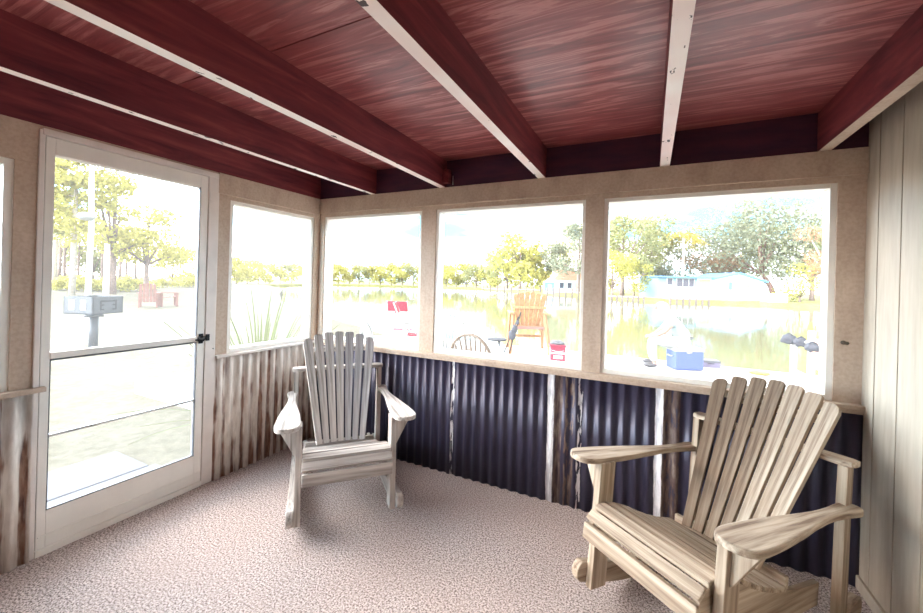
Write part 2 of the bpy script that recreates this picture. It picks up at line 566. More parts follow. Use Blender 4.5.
# windows
def window(n, plane, a0, a1, z0, z1, label, w=.026, sill=.03):
    o = tag(empty(f'window_{n}'), label, 'window', kind='structure')

    def bx(mb, u0, u1, d0, d1, q0, q1):
        if plane == 'y': mb.box((u0, d0, q0), (u1, d1, q1), bev=.002)
        elif plane == 'yf': mb.box((u0, YB - d1, q0), (u1, YB - d0, q1), bev=.002)
        else: mb.box((-d1, u0, q0), (-d0, u1, q1), bev=.002)
    mb = MB()
    bx(mb, a0, a0 + w, .012, .1, z0, z1); bx(mb, a1 - w, a1, .012, .1, z0, z1)
    bx(mb, a0 + w, a1 - w, .012, .1, z1 - w, z1); bx(mb, a0 + w, a1 - w, .012, .1, z0, z0 + sill)
    mb.build('window_frame', M['white_paint'], o)
    sc_ = MB()
    if plane == 'y': q = [(a0, .055, z0), (a1, .055, z0), (a1, .055, z1), (a0, .055, z1)]
    elif plane == 'yf': q = [(a0, YB - .055, z0), (a1, YB - .055, z0), (a1, YB - .055, z1), (a0, YB - .055, z1)]
    else: q = [(-.055, a0, z0), (-.055, a1, z0), (-.055, a1, z1), (-.055, a0, z1)]
    sc_.add(q, [(0, 1, 2, 3)])
    sc_.build('insect_screen', M['insect_screen'], o)
    return o


window(1, 'x', -.84, -.06, .886, 2.01, 'screened window between the door and the porch corner', w=.03, sill=.03)
window(2, 'y', .056, 1.11, .894, 2.02, 'screened window next to the porch corner behind the grey rocking chair')
window(3, 'y', 1.236, 2.37, .894, 2.02, 'middle screened window, tall orange chair outside')
window(4, 'y', 2.476, 3.608, .894, 2.02, 'widest screened window, person with blue cooler outside', w=.03)
window(5, 'x', -3.02, -1.898, .866, 1.99, 'screened window cut by the photo edge beyond the screen door', w=.035, sill=.035)
window(6, 'x', YB + .1, -3.15, .866, 1.99, 'screened window in the door wall behind the viewer')

# screen door
dr = tag(empty('door_1'), 'white screen door with a wide bottom rail, thin cross bar and black latch', 'door', kind='structure')
d0, d1 = -.035, .004
Y0, Y1 = -1.797, -1.003
MB().box((d0, Y0, .035), (d1, -1.762, 2.13), bev=.003).build('stile', M['white_paint'], dr)
MB().box((d0, -1.05, .035), (d1, Y1, 2.13), bev=.003).build('stile', M['white_paint'], dr)
tr_ = MB().box((d0, -1.762, 2.047), (d1, -1.05, 2.13), bev=.003).box((d0 - .002, -1.762, 2.043), (d1 - .012, -1.05, 2.05))
tr_.build('top_rail', M['white_paint'], dr)
br_ = MB().box((d0, -1.762, .035), (d1, -1.05, .222), bev=.003).box((d1 - .002, -1.79, .095), (d1 + .006, -1.01, .101))
br_.build('bottom_rail', M['white_paint'], dr)
MB().box((d0, -1.762, 1.000), (d1 + .004, -1.05, 1.034), bev=.003).build('middle_rail', M['white_paint'], dr)
gk = MB()
for (ya, yb, za, zb) in ((-1.764, -1.757, .222, 1.0), (-1.055, -1.048, .222, 1.0), (-1.76, -1.05, .990, 1.0), (-1.76, -1.05, .222, .228), (-1.055, -1.049, 1.034, 2.047)):
    gk.box((-.02, ya, za), (d1 - .003, yb, zb))
gk.build('screen_spline', M['grey_box_paint'], dr)
MB().box((-.03, -1.762, .593), (-.008, -1.05, .608), bev=.003).build('cross_bar', M['steel'], dr)
MB().add([(-.018, -1.78, .2), (-.018, -1.03, .2), (-.018, -1.03, 2.06), (-.018, -1.78, 2.06)], [(0, 1, 2, 3)]).build('insect_screen', M['insect_screen'], dr)
MB().box((-.1, -1.80, 0), (.012, -1.0, .034), bev=.004).build('threshold', M['white_paint'], dr)
lt = MB().tube([(.004, -1.028, 1.018), (.032, -1.028, 1.018)], [.022, .017], 14)
lt.tube([(.03, -1.028, 1.018), (.034, -1.075, 1.016)], [.009, .006], 10)
lt.box((.004, -1.042, .985), (.012, -1.014, 1.052), bev=.003)
lt.build('latch', M['black_metal'], dr)
st = MB().box((.004, -.998, 1.0), (.02, -.975, 1.045), bev=.003).tube([(.012, -.99, 1.022), (.012, -1.02, 1.022)], .006, 8)
st.build('strike_plate', M['black_metal'], dr)


# ---------------------------------------------------------------- rocking chair
def lerp(a, b, t): return a + (b - a) * t


def catmull(pts, k=4):
    n, out = len(pts), []
    for i in range(n):
        p0, p1, p2, p3 = [Vector(pts[(i + j) % n]) for j in (-1, 0, 1, 2)]
        for j in range(k):
            t = j / k
            v = .5 * ((2 * p1) + (p2 - p0) * t + (2 * p0 - 5 * p1 + 4 * p2 - p3) * t * t + (3 * p1 - p0 - 3 * p2 + p3) * t ** 3)
            out.append((v.x, v.y))
    return out


def slat_between(mb, p, q, hx, th, bev=.006):
    """board spanning x -hx..hx whose face runs from p to q (y,z), thickness th below/behind"""
    p, q = Vector(p), Vector(q)
    d = (q - p).normalized()
    nrm = Vector((-d.y, d.x))
    if nrm.y > 0 or (abs(nrm.y) < .2 and nrm.x > 0): nrm = -nrm
    a, b = p, q
    pts = [a, b, b + nrm * th, a + nrm * th]
    mb.prism([(v.x, v.y) for v in pts], -hx, hx, 0, YZ(), bev)


def rocking_chair(wd, dark=()):
    root = empty('rocking_chair')
    wx, wy, wz = M[wd + '_x'], M[wd + '_y'], M[wd + '_z']
    hx = .249
    prof = [((.449, .302), (.445, .366)), ((.437, .386), (.402, .417)), ((.386, .429), (.337, .437)), ((.325, .436), (.263, .423)), ((.251, .420), (.188, .398)),
            ((.176, .394), (.113, .366)), ((.101, .361), (.038, .336)), ((.026, .332), (-.038, .312)), ((-.050, .309), (-.150, .287))]
    for i, (p, q) in enumerate(prof):
        mb = MB(); slat_between(mb, p, q, hx, .02, .005)
        mb.build('seat_slat', wx, root)
    # side rails under the seat
    top = [(.425, .30), (.418, .375), (.39, .405), (.335, .415), (.257, .402), (.18, .378), (.103, .350), (.026, .321), (-.051, .296), (-.13, .278), (-.25, .25), (-.44, .235)]
    bot = [(-.44, .14), (-.25, .145), (0, .19), (.2, .24), (.36, .29)]
    for s in (-1, 1):
        x0 = s * .232
        MB().prism(top + bot, -.0125, .0125, 0, YZ(x0), .003).build('side_rail', wy, root)
    # rockers
    Rr = 1.55
    def arc(y): return Rr - math.sqrt(Rr * Rr - (y + .05) ** 2)
    ysr = [lerp(-.60, .375, i / 20) for i in range(21)]
    botr = [(y, arc(y)) for y in ysr]
    topr = [(y, arc(y) + .088 + .012 * math.sin((y + .6) * 3)) for y in ysr]
    tipf = [(.375 + .042 * math.sin(a), arc(.375) + .047 - .047 * math.cos(a)) for a in [PI * j / 10 for j in range(1, 10)]]
    tipb = [(-.60 - .03 * math.sin(a), arc(-.6) + .045 + .045 * math.cos(a)) for a in [PI * j / 10 for j in range(1, 10)]]
    for s in (-1, 1):
        MB().prism(botr + tipf + topr[::-1] + tipb, -.019, .019, 0, YZ(s * .306), .006).build('rocker', wy, root)
    # front legs and arm brackets
    for s in (-1, 1):
        lg = MB().box((s * .252, .270, .045), (s * .286, .362, .605), bev=.004).build('leg', wz, root)
        br = MB().prism([(.286, .604), (.378, .604), (.366, .57), (.293, .435), (.286, .43)] if s > 0 else [(-.286, .43), (-.293, .435), (-.366, .57), (-.378, .604), (-.286, .604)], -.016, .016, 0, XZ(.322), .003)
        br.build('arm_bracket', wz, root)
    # arms
    ol = [(.268, .18), (.262, .30), (.262, .375), (.272, .42), (.292, .446), (.328, .454), (.362, .446), (.388, .420), (.398, .375), (.396, .29), (.388, .18), (.376, .06), (.362, -.06), (.353, -.18),
          (.353, -.28), (.362, -.36), (.368, -.42), (.360, -.455), (.338, -.472), (.314, -.466), (.298, -.44), (.296, -.38), (.302, -.28), (.302, -.18), (.295, -.08), (.280, .06)]
    ol = catmull(ol)
    for s in (-1, 1):
        pts = [(s * x, y) for x, y in ol]
        sl = (.628 - .604) / .9
        mt = Matrix(((1, 0, 0, 0), (0, 1, 0, 0), (0, sl, 1, .628 - sl * .45), (0, 0, 0, 1)))
        MB().prism(pts, -.026, 0, 0, mt, .006).build('armrest', wy, root)
    # back posts, arm supports and cross bar
    for s in (-1, 1):
        MB().prism([(-.49, .06), (-.425, .06), (-.408, .50), (-.405, .758), (-.462, .758), (-.468, .50)], -.017, .017, 0, YZ(s * .306), .003).build('back_post', wz, root)
    cb = [(-.338, -.44), (-.33, -.415), (-.30, -.402), (0, -.425), (.30, -.402), (.33, -.415), (.338, -.44), (.335, -.485), (.31, -.50), (-.31, -.50), (-.335, -.485)]
    MB().prism(cb, .758, .782, 0, None, .005).build('cross_bar', wx, root)
    # fan back of seven slats
    ns = 7
    for i in range(ns):
        u = (i - 3) / 3.0
        bx, tx = u * .1445, u * .240
        by, ty = -.142 + .018 * u * u, -.552 + .06 * u * u
        tz = 1.036 - .044 * u * u
        bz = .305
        B, T = Vector((bx, by, bz)), Vector((tx, ty, tz))
        L = (T - B).length
        zd = (T - B).normalized()
        tw = -u * R(15)
        xd = Vector((math.cos(tw), -math.sin(tw), 0)); xd = (xd - zd * xd.dot(zd)).normalized()
        yd = zd.cross(xd)
        wb_, wt_ = .0195, .0335
        rl = rr = .016
        if i == 0: rl = .04
        if i == 6: rr = .04
        pts = [(-wb_, 0), (wb_, 0), (wt_, L - rr)]
        for a in (R(30), R(60), R(90)): pts.append((wt_ - rr + rr * math.cos(a), L - rr + rr * math.sin(a)))
        for a in (R(90), R(120), R(150), R(180)): pts.append((-wt_ + rl + rl * math.cos(a), L - rl + rl * math.sin(a)))
        mt = frame_to(B, xd, zd, -yd)
        o = MB().prism(pts, -.010, .010, 0, None, .003).build('back_slat', M[wd.split('_')[0] + '_shaded_wood_y'] if i in dark else wy, root)  # slats in dark carry their shade in the wood colour
        o.matrix_local = mt
    MB().box((-.20, -.525, .885), (.20, -.507, .925), bev=.003).build('back_brace', wx, root)
    MB().box((-.235, -.195, .25), (.235, -.17, .31), bev=.003).build('back_brace', wx, root)
    return root


def settle(root, floor_z=0.0):
    bpy.context.view_layer.update()
    lo = 1e9
    for ch in root.children:
        if ch.type == 'MESH':
            mw = ch.matrix_world
            lo = min(lo, min((mw @ v.co).z for v in ch.data.vertices))
    root.location.z += floor_z - lo


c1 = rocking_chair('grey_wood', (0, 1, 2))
c1.location = (.926, -.624, 0); c1.rotation_euler = (.022, 0, 3.975)
tag(c1, 'weathered grey slatted wooden rocking chair in the porch corner by the window', 'rocking chair', 'fan-backed wooden rocking chairs')
settle(c1)
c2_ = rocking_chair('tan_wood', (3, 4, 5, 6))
c2_.location = (2.966, -.652, 0); c2_.rotation_euler = (.085, 0, 2.495)
tag(c2_, 'warm tan slatted wooden rocking chair beside the grooved board wall', 'rocking chair', 'fan-backed wooden rocking chairs')
settle(c2_)

# ---------------------------------------------------------------- outside ground
GZ = -.15
WZ = -.75
pat = MB().box((-3.4, .101, -1.0), (9.5, 6.15, 0)).build('ground_patio', M['concrete_white'])
tag(pat, 'pale concrete patio along the water outside the back windows', 'patio', kind='structure')
yard = MB().prism([(-3.4, 6.15), (-7, 8.2), (-13, 11), (-21, 16.5), (-30, 23.5), (-45, 36), (-70, 52), (-160, 70), (-160, -60), (-.101, -60), (-.101, .1), (-3.4, .1)], -1.2, GZ).build('ground_yard', M['yard_ground'])
tag(yard, 'sandy yard with thin dry grass outside the screen door', 'yard', kind='structure')
MB_w = MB().add([(-400, -100, WZ), (400, -100, WZ), (400, 500, WZ), (-400, 500, WZ)], [(0, 1, 2, 3)]).build('water', M['water'])
tag(MB_w, 'calm creek water reflecting the sky and far bank', 'water', kind='structure')
shore = [at(px, 290, d) for px, d in ((175, 66), (232, 74), (322, 128), (420, 138), (490, 125), (530, 95), (585, 76), (640, 62), (760, 57), (830, 49), (900, 40), (980, 34))]
spts = [(p.x, p.y) for p in shore]
outer = [(160, 60), (260, 160), (260, 420), (-360, 420), (-360, 90)]
bk = MB().prism(spts + outer, -1.6, -.25).build('ground_bank', M['far_bank'])
tag(bk, 'low yellow-green grassy bank across the water', 'bank', kind='structure')
sb = MB()
for x0, x1, y0, y1 in ((-.86, -.102, -1.55, -.86), (-1.40, -.875, -1.75, -.90)):
    sb = MB().box((x0, y0, GZ - .05), (x1, y1, -.105), bev=.006).build('paving_slab', M['concrete_slab'])
    tag(sb, 'grey concrete slab directly outside the screen door threshold' if x1 > -.5 else 'outer grey concrete slab beyond the doorstep slab', 'paving slab', 'doorstep slabs')


# ---------------------------------------------------------------- outdoor things
def slat_back_chair(scale, mat):
    """moulded plastic garden chair, front +y"""
    root = empty('plastic_chair')
    st_ = MB().prism([(-.24, -.22), (.24, -.22), (.26, .2), (.2, .25), (-.2, .25), (-.26, .2)], .40, .425, 0, None, .006)
    st_.build('seat', mat, root)
    pts = []
    for i in range(17):
        a = PI * i / 16
        pts.append((.235 * math.cos(a), -.24 - .10 * (.5 + .38 * math.sin(a)), .62 + .26 * math.sin(a)))
    hoop = [(.235, -.22, .42)] + pts + [(-.235, -.22, .42)]
    MB().tube(hoop, .017, 8).build('back_hoop', mat, root)
    for i in range(-3, 4):
        xb, xt = i * .035, i * .058
        zt = .62 + .26 * math.sqrt(max(0, 1 - (xt / .235) ** 2))
        m_ = MB().tube([(xb, -.225, .42), (lerp(xb, xt, .5), -.27, lerp(.42, zt, .5)), (xt, -.325, zt)], [.012, .011, .009], 6)
        m_.build('back_slat', mat, root)
    for s in (-1, 1):
        MB().tube([(s * .235, -.30, .66), (s * .285, -.1, .66), (s * .29, .12, .65), (s * .27, .22, .61), (s * .255, .24, .42)], .018, 8).build('armrest', mat, root)
        MB().tube([(s * .24, .22, .41), (s * .27, .26, 0)], [.024, .018], 8).build('leg', mat, root)
        MB().tube([(s * .23, -.2, .41), (s * .27, -.30, 0)], [.024, .018], 8).build('leg', mat, root)
    return root


pc = slat_back_chair(1, M['cream_plastic'])
p = at(472, 335.5, 3.75)
pc.scale = (1.05, 1.05, 1.075); pc.location = (p.x + .02, p.y + .34, 0); pc.rotation_euler.z = R(-8)
tag(pc, 'cream plastic garden chair seen from behind, just outside the middle window sill', 'plastic chair', 'plastic garden chairs on the patio')
pc2 = slat_back_chair(1, M['white_plastic'])
p = at(380, 322, 4.9)
pc2.location = (p.x, p.y + .2, 0); pc2.rotation_euler.z = R(-68)
tag(pc2, 'white plastic garden chair with arched slatted back beside the red lounge chair', 'plastic chair', 'plastic garden chairs on the patio')
pc3 = slat_back_chair(1, M['white_plastic'])
p = at(446, 312, 5.7)
pc3.location = (p.x - .05, p.y + .2, 0.0); pc3.rotation_euler.z = R(30); pc3.scale = (1.05, 1.05, 1.12)
tag(pc3, 'tall white plastic garden chair half hidden by the post between two back windows', 'plastic chair', 'plastic garden chairs on the patio')


def folding_lounger(name, label, loc, rz, band=True):
    root = tag(empty(name, loc, rz), label, 'folding chair', 'red and white folding chairs on the patio')
    # back faces -y, seat towards +y
    def panel(nm, a, b, hw, mat, th=.02):
        a, b = Vector((0, *a)), Vector((0, *b)); d = (b - a).normalized(); n_ = d.cross(Vector((1, 0, 0)))
        MB().box((-hw, 0, -th / 2), (hw, (b - a).length, th / 2), 0, frame_to(a, (1, 0, 0), d, n_), .006).build(nm, mat, root)
    panel('headrest', (-.37, .86), (-.42, 1.05), .20, M['red_fabric'], .035)
    panel('backrest', (-.2, .50), (-.38, .895), .185, M['white_plastic'])
    panel('seat', (-.18, .47), (.28, .44), .185, M['red_fabric'])
    for s in (-1, 1):
        MB().tube([(s * .20, -.43, 1.06), (s * .20, -.18, .44), (s * .2, .10, .015)], .012, 8).build('frame_tube', M['white_plastic'], root)
        MB().tube([(s * .215, .30, .45), (s * .215, -.02, .23), (s * .215, -.30, .015)], .012, 8).build('frame_tube', M['white_plastic'], root)
        MB().box((s * .20, -.25, .63), (s * .25, .22, .655), bev=.006).build('armrest', M['white_plastic'], root)
    return root


p = at(390, 302, 7.7)
folding_lounger('folding_chair', 'white folding chair with red headrest, nearer the grey rocking chair', (p.x + .1, p.y + .3, 0), R(20))
p = at(418, 324, 7.2)
folding_lounger('folding_chair', 'red seated folding chair partly behind the post between two back windows', (p.x + .02, p.y - .05, 0), R(-60))
# small dark side table
p = at(497, 338.5, 4.7)
tb = tag(empty('side_table', (p.x, p.y, 0)), 'small dark metal side table with a single grey leg behind the cream plastic chair', 'side table')
MB().prism([(.12 * math.cos(2 * PI * i / 20), .12 * math.sin(2 * PI * i / 20)) for i in range(20)], p.z - .018, p.z, 0, None, .004).build('table_top', M['grey_fabric'], tb)
MB().tube([(.03, 0, p.z - .018), (.03, 0, .02)], .016, 10).build('leg', M['steel'], tb)
MB().lathe([(.14, 0), (.14, .012), (.03, .025)], 16).build('base', M['grey_fabric'], tb)

# tall orange chair, seen from behind
b0 = on(527, 351, 2, 0)
fc = (Vector((CAM.x, CAM.y, 0)) - Vector((b0.x, b0.y, 0))).normalized()
tall = tag(empty('tall_chair', (b0.x, b0.y, 0), math.atan2(fc.y, fc.x) + PI / 2 + R(8)), 'tall orange wooden deck chair with fan slat back, facing the water', 'tall chair')
# local +y faces away from the porch
OW = M['orange_wood']
for i in range(6):
    u = (i - 2.5) / 2.5
    MB().tube([], [], 4) if False else None
    B, T = Vector((u * .20, -.02, .52)), Vector((u * .30, -.27, 1.30 - .06 * u * u))
    zd = (T - B).normalized(); xd = Vector((1, 0, 0)); xd = (xd - zd * xd.dot(zd)).normalized(); yd = zd.cross(xd)
    L = (T - B).length
    MB().prism([(-.034, 0), (.034, 0), (.052, L - .03), (.03, L), (-.03, L), (-.052, L - .03)], -.012, .012, 0, frame_to(B, xd, zd, -yd), .004).build('back_slat', OW, tall)
for s in (-1, 1):
    MB().box((s * .30, -.30, .82), (s * .42, .42, .85), bev=.008).build('armrest', OW, tall)
    MB().tube([(s * .36, .36, .83), (s * .40, .40, 0)], .035, 4, smooth=False).build('leg', OW, tall)
    MB().tube([(s * .33, -.16, .85), (s * .41, -.42, 0)], .038, 4, smooth=False).build('leg', OW, tall)
    MB().box((s * .27, -.2, .46), (s * .30, .40, .54), bev=.005).build('seat_rail', OW, tall)
for i in range(5):
    MB().box((-.30, -.08 + i * .1, .54), (.30, .01 + i * .1, .565), bev=.004).build('seat_slat', OW, tall)
MB().box((-.36, -.20, .93), (.36, -.165, .99), bev=.004).build('cross_bar', OW, tall)
MB().box((-.37, -.24, .50), (.37, -.20, .56), bev=.004).build('cross_bar', M['red_brown_wood'], tall)
MB().box((-.40, .38, .25), (.40, .41, .31), bev=.004).build('cross_bar', OW, tall)

# folded grey camp chair leaning beside it
bb0 = on(509, 354, 2, 0)
fold = tag(empty('camp_chair', (bb0.x, bb0.y, 0), R(30)), 'folded grey camp chair leaning beside the tall orange chair', 'camp chair')
tp = over(521, 312, bb0) - bb0
mv = Matrix.Rotation(-R(30), 4, 'Z')
tl_ = mv @ Vector((tp.x, tp.y, tp.z))
MB().tube([(0, 0, .01), tl_], .012, 8).tube([(-.1, .05, .01), tl_ + Vector((-.05, 0, -.1))], .012, 8).build('frame_tube', M['black_metal'], fold)
fb = MB()
for t0, r0, off in ((.45, .075, -.05), (.6, .06, -.03), (.75, .035, -.01)):
    fb.blob(tl_ * t0 + Vector((off, 0, 0)), r0, 2, 0, .4, (1, .7, 1.5))
fb.build('seat_fabric', M['grey_fabric'], fold)

# red bait bucket with a grey cloth on it
rb = on(557, 360.5, 2, 0)
bu = tag(empty('bucket', (rb.x, rb.y, 0), R(20)), 'red square bucket with a pale band, standing beside the tall orange chair', 'bucket')
MB().box((-.135, -.12, 0), (.135, .12, .30), bev=.02).build('body', M['red_plastic'], bu)
MB().box((-.15, -.135, .28), (.15, .135, .315), bev=.01).build('rim', M['red_plastic'], bu)
MB().box((-.137, -.123, .145), (.137, .123, .175)).box((-.085, -.1235, .055), (.085, -.12, .115)).build('label_band', M['pale_pink'], bu)
MB().tube([(-.14, 0, .26), (-.16, -.1, .22), (0, -.15, .19), (.16, -.1, .22), (.14, 0, .26)], .006, 6).build('handle', M['steel'], bu)
cl = MB().blob((0, 0, .34), .105, 3, 0, .5, (1.2, 1, .5))
cl = cl.build('cloth', M['grey_box_paint']); cl.location = (rb.x, rb.y, 0.0)
tag(cl, 'crumpled grey cloth lying on the red bucket', 'cloth')

# blue cooler
q = on(685, 370.5, 2, 0)
cz = tag(empty('cooler', (q.x, q.y + .16, 0), R(26)), 'blue cooler box with white lid under the seated person', 'cooler')
MB().box((-.25, -.16, .01), (.25, .16, .34), bev=.022).build('body', M['blue_plastic'], cz)
MB().box((-.26, -.17, .335), (.26, .17, .395), bev=.016).build('lid', M['white_plastic'], cz)
for s in (-1, 1):
    MB().tube([(s * .25, -.07, .25), (s * .275, -.07, .24), (s * .275, .07, .24), (s * .25, .07, .25)], .01, 8).build('handle', M['white_plastic'], cz)
MB().box((-.03, -.178, .31), (.03, -.165, .36), bev=.004).build('latch', M['white_plastic'], cz)
COOL = cz

# dark flat tackle case
q = on(709, 367.5, 2, 0)
tc = tag(empty('tackle_case', (q.x, q.y + .12, 0), R(12)), 'flat dark purple-grey case lying beside the blue cooler', 'case')
MB().box((-.17, -.11, 0), (.17, .11, .09), bev=.01).build('body', M['purple_grey'], tc)
MB().box((-.172, -.112, .085), (.172, .112, .125), bev=.01).build('lid', M['grey_box_paint'], tc)
MB().tube([(-.05, -.11, .075), (-.05, -.135, .075), (.05, -.135, .075), (.05, -.11, .075)], .007, 8).build('handle', M['black_metal'], tc)
# orange towel and small stick
q = on(758.5, 374.5, 2, 0)
ow = MB().blob((0, 0, .028), .13, 3, 0, .5, (1.1, .7, .24)).build('towel', M['orange_cloth']); ow.location = (q.x, q.y, 0)
tag(ow, 'crumpled orange towel lying on the pale patio', 'towel')
q = on(682, 377, 2, 0)
sk = MB().tube([(-.09, -.04, .008), (0, .0, .009), (.09, .05, .008)], [.005, .007, .004], 8).build('stick', M['bark']); sk.location = (q.x, q.y, 0)
tag(sk, 'short dark stick lying on the patio in front of the blue cooler', 'stick')


# ---------------------------------------------------------------- seated person
def skinned(name, verts, edges, radii, mat, parent, root_i=0, sub=2):
    me = bpy.data.meshes.new(name)
    me.from_pydata([tuple(v) for v in verts], edges, [])
    o = bpy.data.objects.new(name, me)
    col.objects.link(o)
    md = o.modifiers.new('skin', 'SKIN'); md.use_smooth_shade = True
    for i, r in enumerate(radii):
        sv = me.skin_vertices[0].data[i]
        sv.radius = (r, r) if not isinstance(r, tuple) else r
        sv.use_root = (i == root_i)
    s_ = o.modifiers.new('sub', 'SUBSURF'); s_.levels = sub; s_.render_levels = sub
    dg = bpy.context.evaluated_depsgraph_get()
    ev = o.evaluated_get(dg)
    nm = bpy.data.meshes.new_from_object(ev)
    o.modifiers.clear()
    o.data = nm
    nm.materials.clear(); nm.materials.append(mat)
    for pl in nm.polygons: pl.use_smooth = True
    if parent: o.parent = parent
    return o


# local axes: +x forward (faces the image's door side), z up, y to the person's left
per = empty('person', (COOL.location.x - .02, COOL.location.y + .02, 0), PI + R(4))
tag(per, 'person in white shirt and cap leaning forward, sitting on the blue cooler', 'person')
J = {'pel': (0, 0, .48), 'ab': (.05, 0, .60), 'ch': (.17, 0, .80), 'nk': (.29, 0, .95), 'hd0': (.335, 0, 1.01), 'hd1': (.375, 0, 1.09), 'hd2': (.385, 0, 1.155)}
names_ = list(J); V = [J[n_] for n_ in names_]; Rr_ = [(.135, .15), (.125, .135), (.15, .125), .058, .062, .085, .07]
E_ = [(0, 1), (1, 2), (2, 3), (3, 4), (4, 5), (5, 6)]


def addc(start, pts, rad):
    prev = start
    for p_, r_ in zip(pts, rad):
        V.append(p_); Rr_.append(r_); E_.append((prev, len(V) - 1)); prev = len(V) - 1
    return prev


hands = []
for s in (-1, 1):
    w_ = addc(2, [(.20, s * .17, .86), (.33, s * .235, .68), (.455, s * .15, .585), (.50, s * .125, .57)], [.066, .047, .036, .030])
    hands.append(w_)
    addc(w_, [(.545, s * .105, .56)], [(.022, .038)])
    kn_ = addc(0, [(.03, s * .10, .47), (.30, s * .14, .475), (.50, s * .16, .485), (.52, s * .165, .29), (.48, s * .17, .10), (.475, s * .17, .055)], [.10, .085, .064, .056, .042, .042])
    addc(kn_, [(.55, s * .18, .04), (.62, s * .185, .032)], [.038, .03])
body = skinned('body', V, E_, Rr_, M['skin'], per, 0, 2)
for s in (-1, 1):
    # five fingers on each hand, resting over the knee
    hv, he, hr = [(.545, s * .105, .56)], [], [.02]
    for i, (dy, L_) in enumerate(((-.030, .062), (-.011, .078), (.009, .085), (.028, .075))):
        b_ = len(hv)
        hv += [(.565, s * .105 + dy, .562), (.565 + L_ * .55, s * .105 + dy * 1.1, .552), (.565 + L_ * .85, s * .105 + dy * 1.1, .525)]
        hr += [.0095, .009, .0075]
        he += [(0, b_), (b_, b_ + 1), (b_ + 1, b_ + 2)]
    b_ = len(hv)
    hv += [(.545, s * .105 - s * .038, .558), (.575, s * .105 - s * .060, .545), (.60, s * .105 - s * .066, .530)]
    hr += [.011, .010, .008]
    he += [(0, b_), (b_, b_ + 1), (b_ + 1, b_ + 2)]
    skinned('fingers', hv, he, hr, M['skin'], per, 0, 1)
# face
MB().blob((.468, 0, 1.075), .018, 2, 0, 0, (1.1, .8, 1.3)).build('nose', M['skin'], per)
for s in (-1, 1):
    MB().blob((.375, s * .083, 1.08), .022, 2, 0, 0, (.7, .45, 1.3)).build('ear', M['skin'], per)
    MB().blob((.452, s * .032, 1.10), .011, 2).build('eye', M['dark_leather'], per)
MB().blob((.452, 0, 1.035), .018, 2, 0, 0, (.5, 1.2, .35)).build('mouth', M['red_brown_wood'], per)
MB().blob((.355, 0, 1.09), .094, 3, 0, 0, (.92, 1, .9)).build('hair', M['hair_grey'], per)
hat = MB().blob((.365, 0, 1.125), .10, 3, 0, 0, (1.08, 1.02, .78))
hat.prism([(.42, -.085), (.50, -.075), (.55, -.03), (.55, .03), (.50, .075), (.42, .085)], 1.118, 1.128, 0, Matrix.Rotation(R(6), 4, 'Y') @ Matrix.Translation((-.10, 0, .045)), .003)
hat.build('cap', M['white_shirt'], per)
sv = [(-.035, 0, .50), (.05, 0, .61), (.165, 0, .80), (.255, 0, .905)]
se = [(0, 1), (1, 2), (2, 3)]
sr = [(.155, .17), (.145, .155), (.168, .145), .085]
for s in (-1, 1):
    b_ = len(sv)
    sv += [(.20, s * .17, .86), (.275, s * .205, .765)]
    sr += [.090, .076]; se += [(2, b_), (b_, b_ + 1)]
skinned('shirt', sv, se, sr, M['white_shirt'], per, 0, 2)
tv = [(0, 0, .475)]; te = []; trr = [(.155, .165)]
for s in (-1, 1):
    b_ = len(tv)
    tv += [(.05, s * .10, .475), (.30, s * .14, .48), (.505, s * .16, .485), (.52, s * .165, .29), (.485, s * .17, .10)]
    trr += [.122, .112, .090, .078, .066]
    te += [(0, b_)] + [(b_ + i, b_ + i + 1) for i in range(4)]
skinned('trousers', tv, te, trr, M['pale_trousers'], per, 0, 2)
MB().tube([(-.12 + .0, y_, .555 - .0) if False else (.02 - .165 * math.cos(a), .165 * math.sin(a), .545 + .02 * math.cos(a)) for a, y_ in [(2 * PI * i / 24, 0) for i in range(25)]], .014, 6).build('belt', M['dark_leather'], per)
for s in (-1, 1):
    MB().blob((.55, s * .18, .045), .055, 3, 0, 0, (2.1, .95, .8)).build('shoe', M['dark_leather'], per)

# ---------------------------------------------------------------- white posts with grey bags at the patio edge
p1 = on(793, 377, 2, 0); p2 = on(810.5, 386, 2, 0)
p3 = p2 + (p2 - p1).normalized() * .55
t1, t2 = over(793, 341, p1).z, over(810.5, 331, p2).z
rk = tag(empty('gear_rack', (p2.x, p2.y, 0)), 'white wooden post rack at the patio edge holding grey bags', 'rack')


def rel(p_): return Vector(p_) - Vector((p2.x, p2.y, 0))


for p_, zt in ((p1, t1 - .02), (p2, t2), (p3, t2)):
    r_ = rel(p_)
    MB().box((r_.x - .04, r_.y - .04, 0), (r_.x + .04, r_.y + .04, zt), bev=.006).build('post', M['white_plastic'], rk)
dv = (p1 - p2)
for z_ in (t2 - .06, .12):
    a_, b_ = rel(p3), rel(p1)
    MB().tube([(a_.x, a_.y, z_), (b_.x, b_.y, min(z_, t1 - .05))], .028, 4, smooth=False).build('rail', M['white_plastic'], rk)
MB().box((rel(p2).x - .02, rel(p3).y, t2 - .55), (rel(p2).x + .012, rel(p2).y - .05, t2 - .1), bev=.004).build('panel', M['roof_terracotta'], rk)
for px_, py_, base, r_, lab in ((792, 339, p1, .105, 'rounded grey bag on the shorter white rack post'), (804, 342, (p1 + p2) / 2, .09, 'grey bag hung between the white rack posts'), (816, 347, p3, .08, 'small grey bag hung beside the terracotta panel of the white rack')):
    c_ = over(px_, py_, base)
    o = MB().blob((0, 0, 0), r_, 3, 0, .35, (1, .8, .85))
    o.tube([(-.05, -.02, r_ * .6), (0, -.03, r_ * 1.0), (.05, -.02, r_ * .6)], .012, 6)
    o = o.build('hanging_bag', M['grey_fabric']); o.location = c_ + Vector((-.06, -.07, 0))
    tag(o, lab, 'bag', 'grey bags on the white rack')

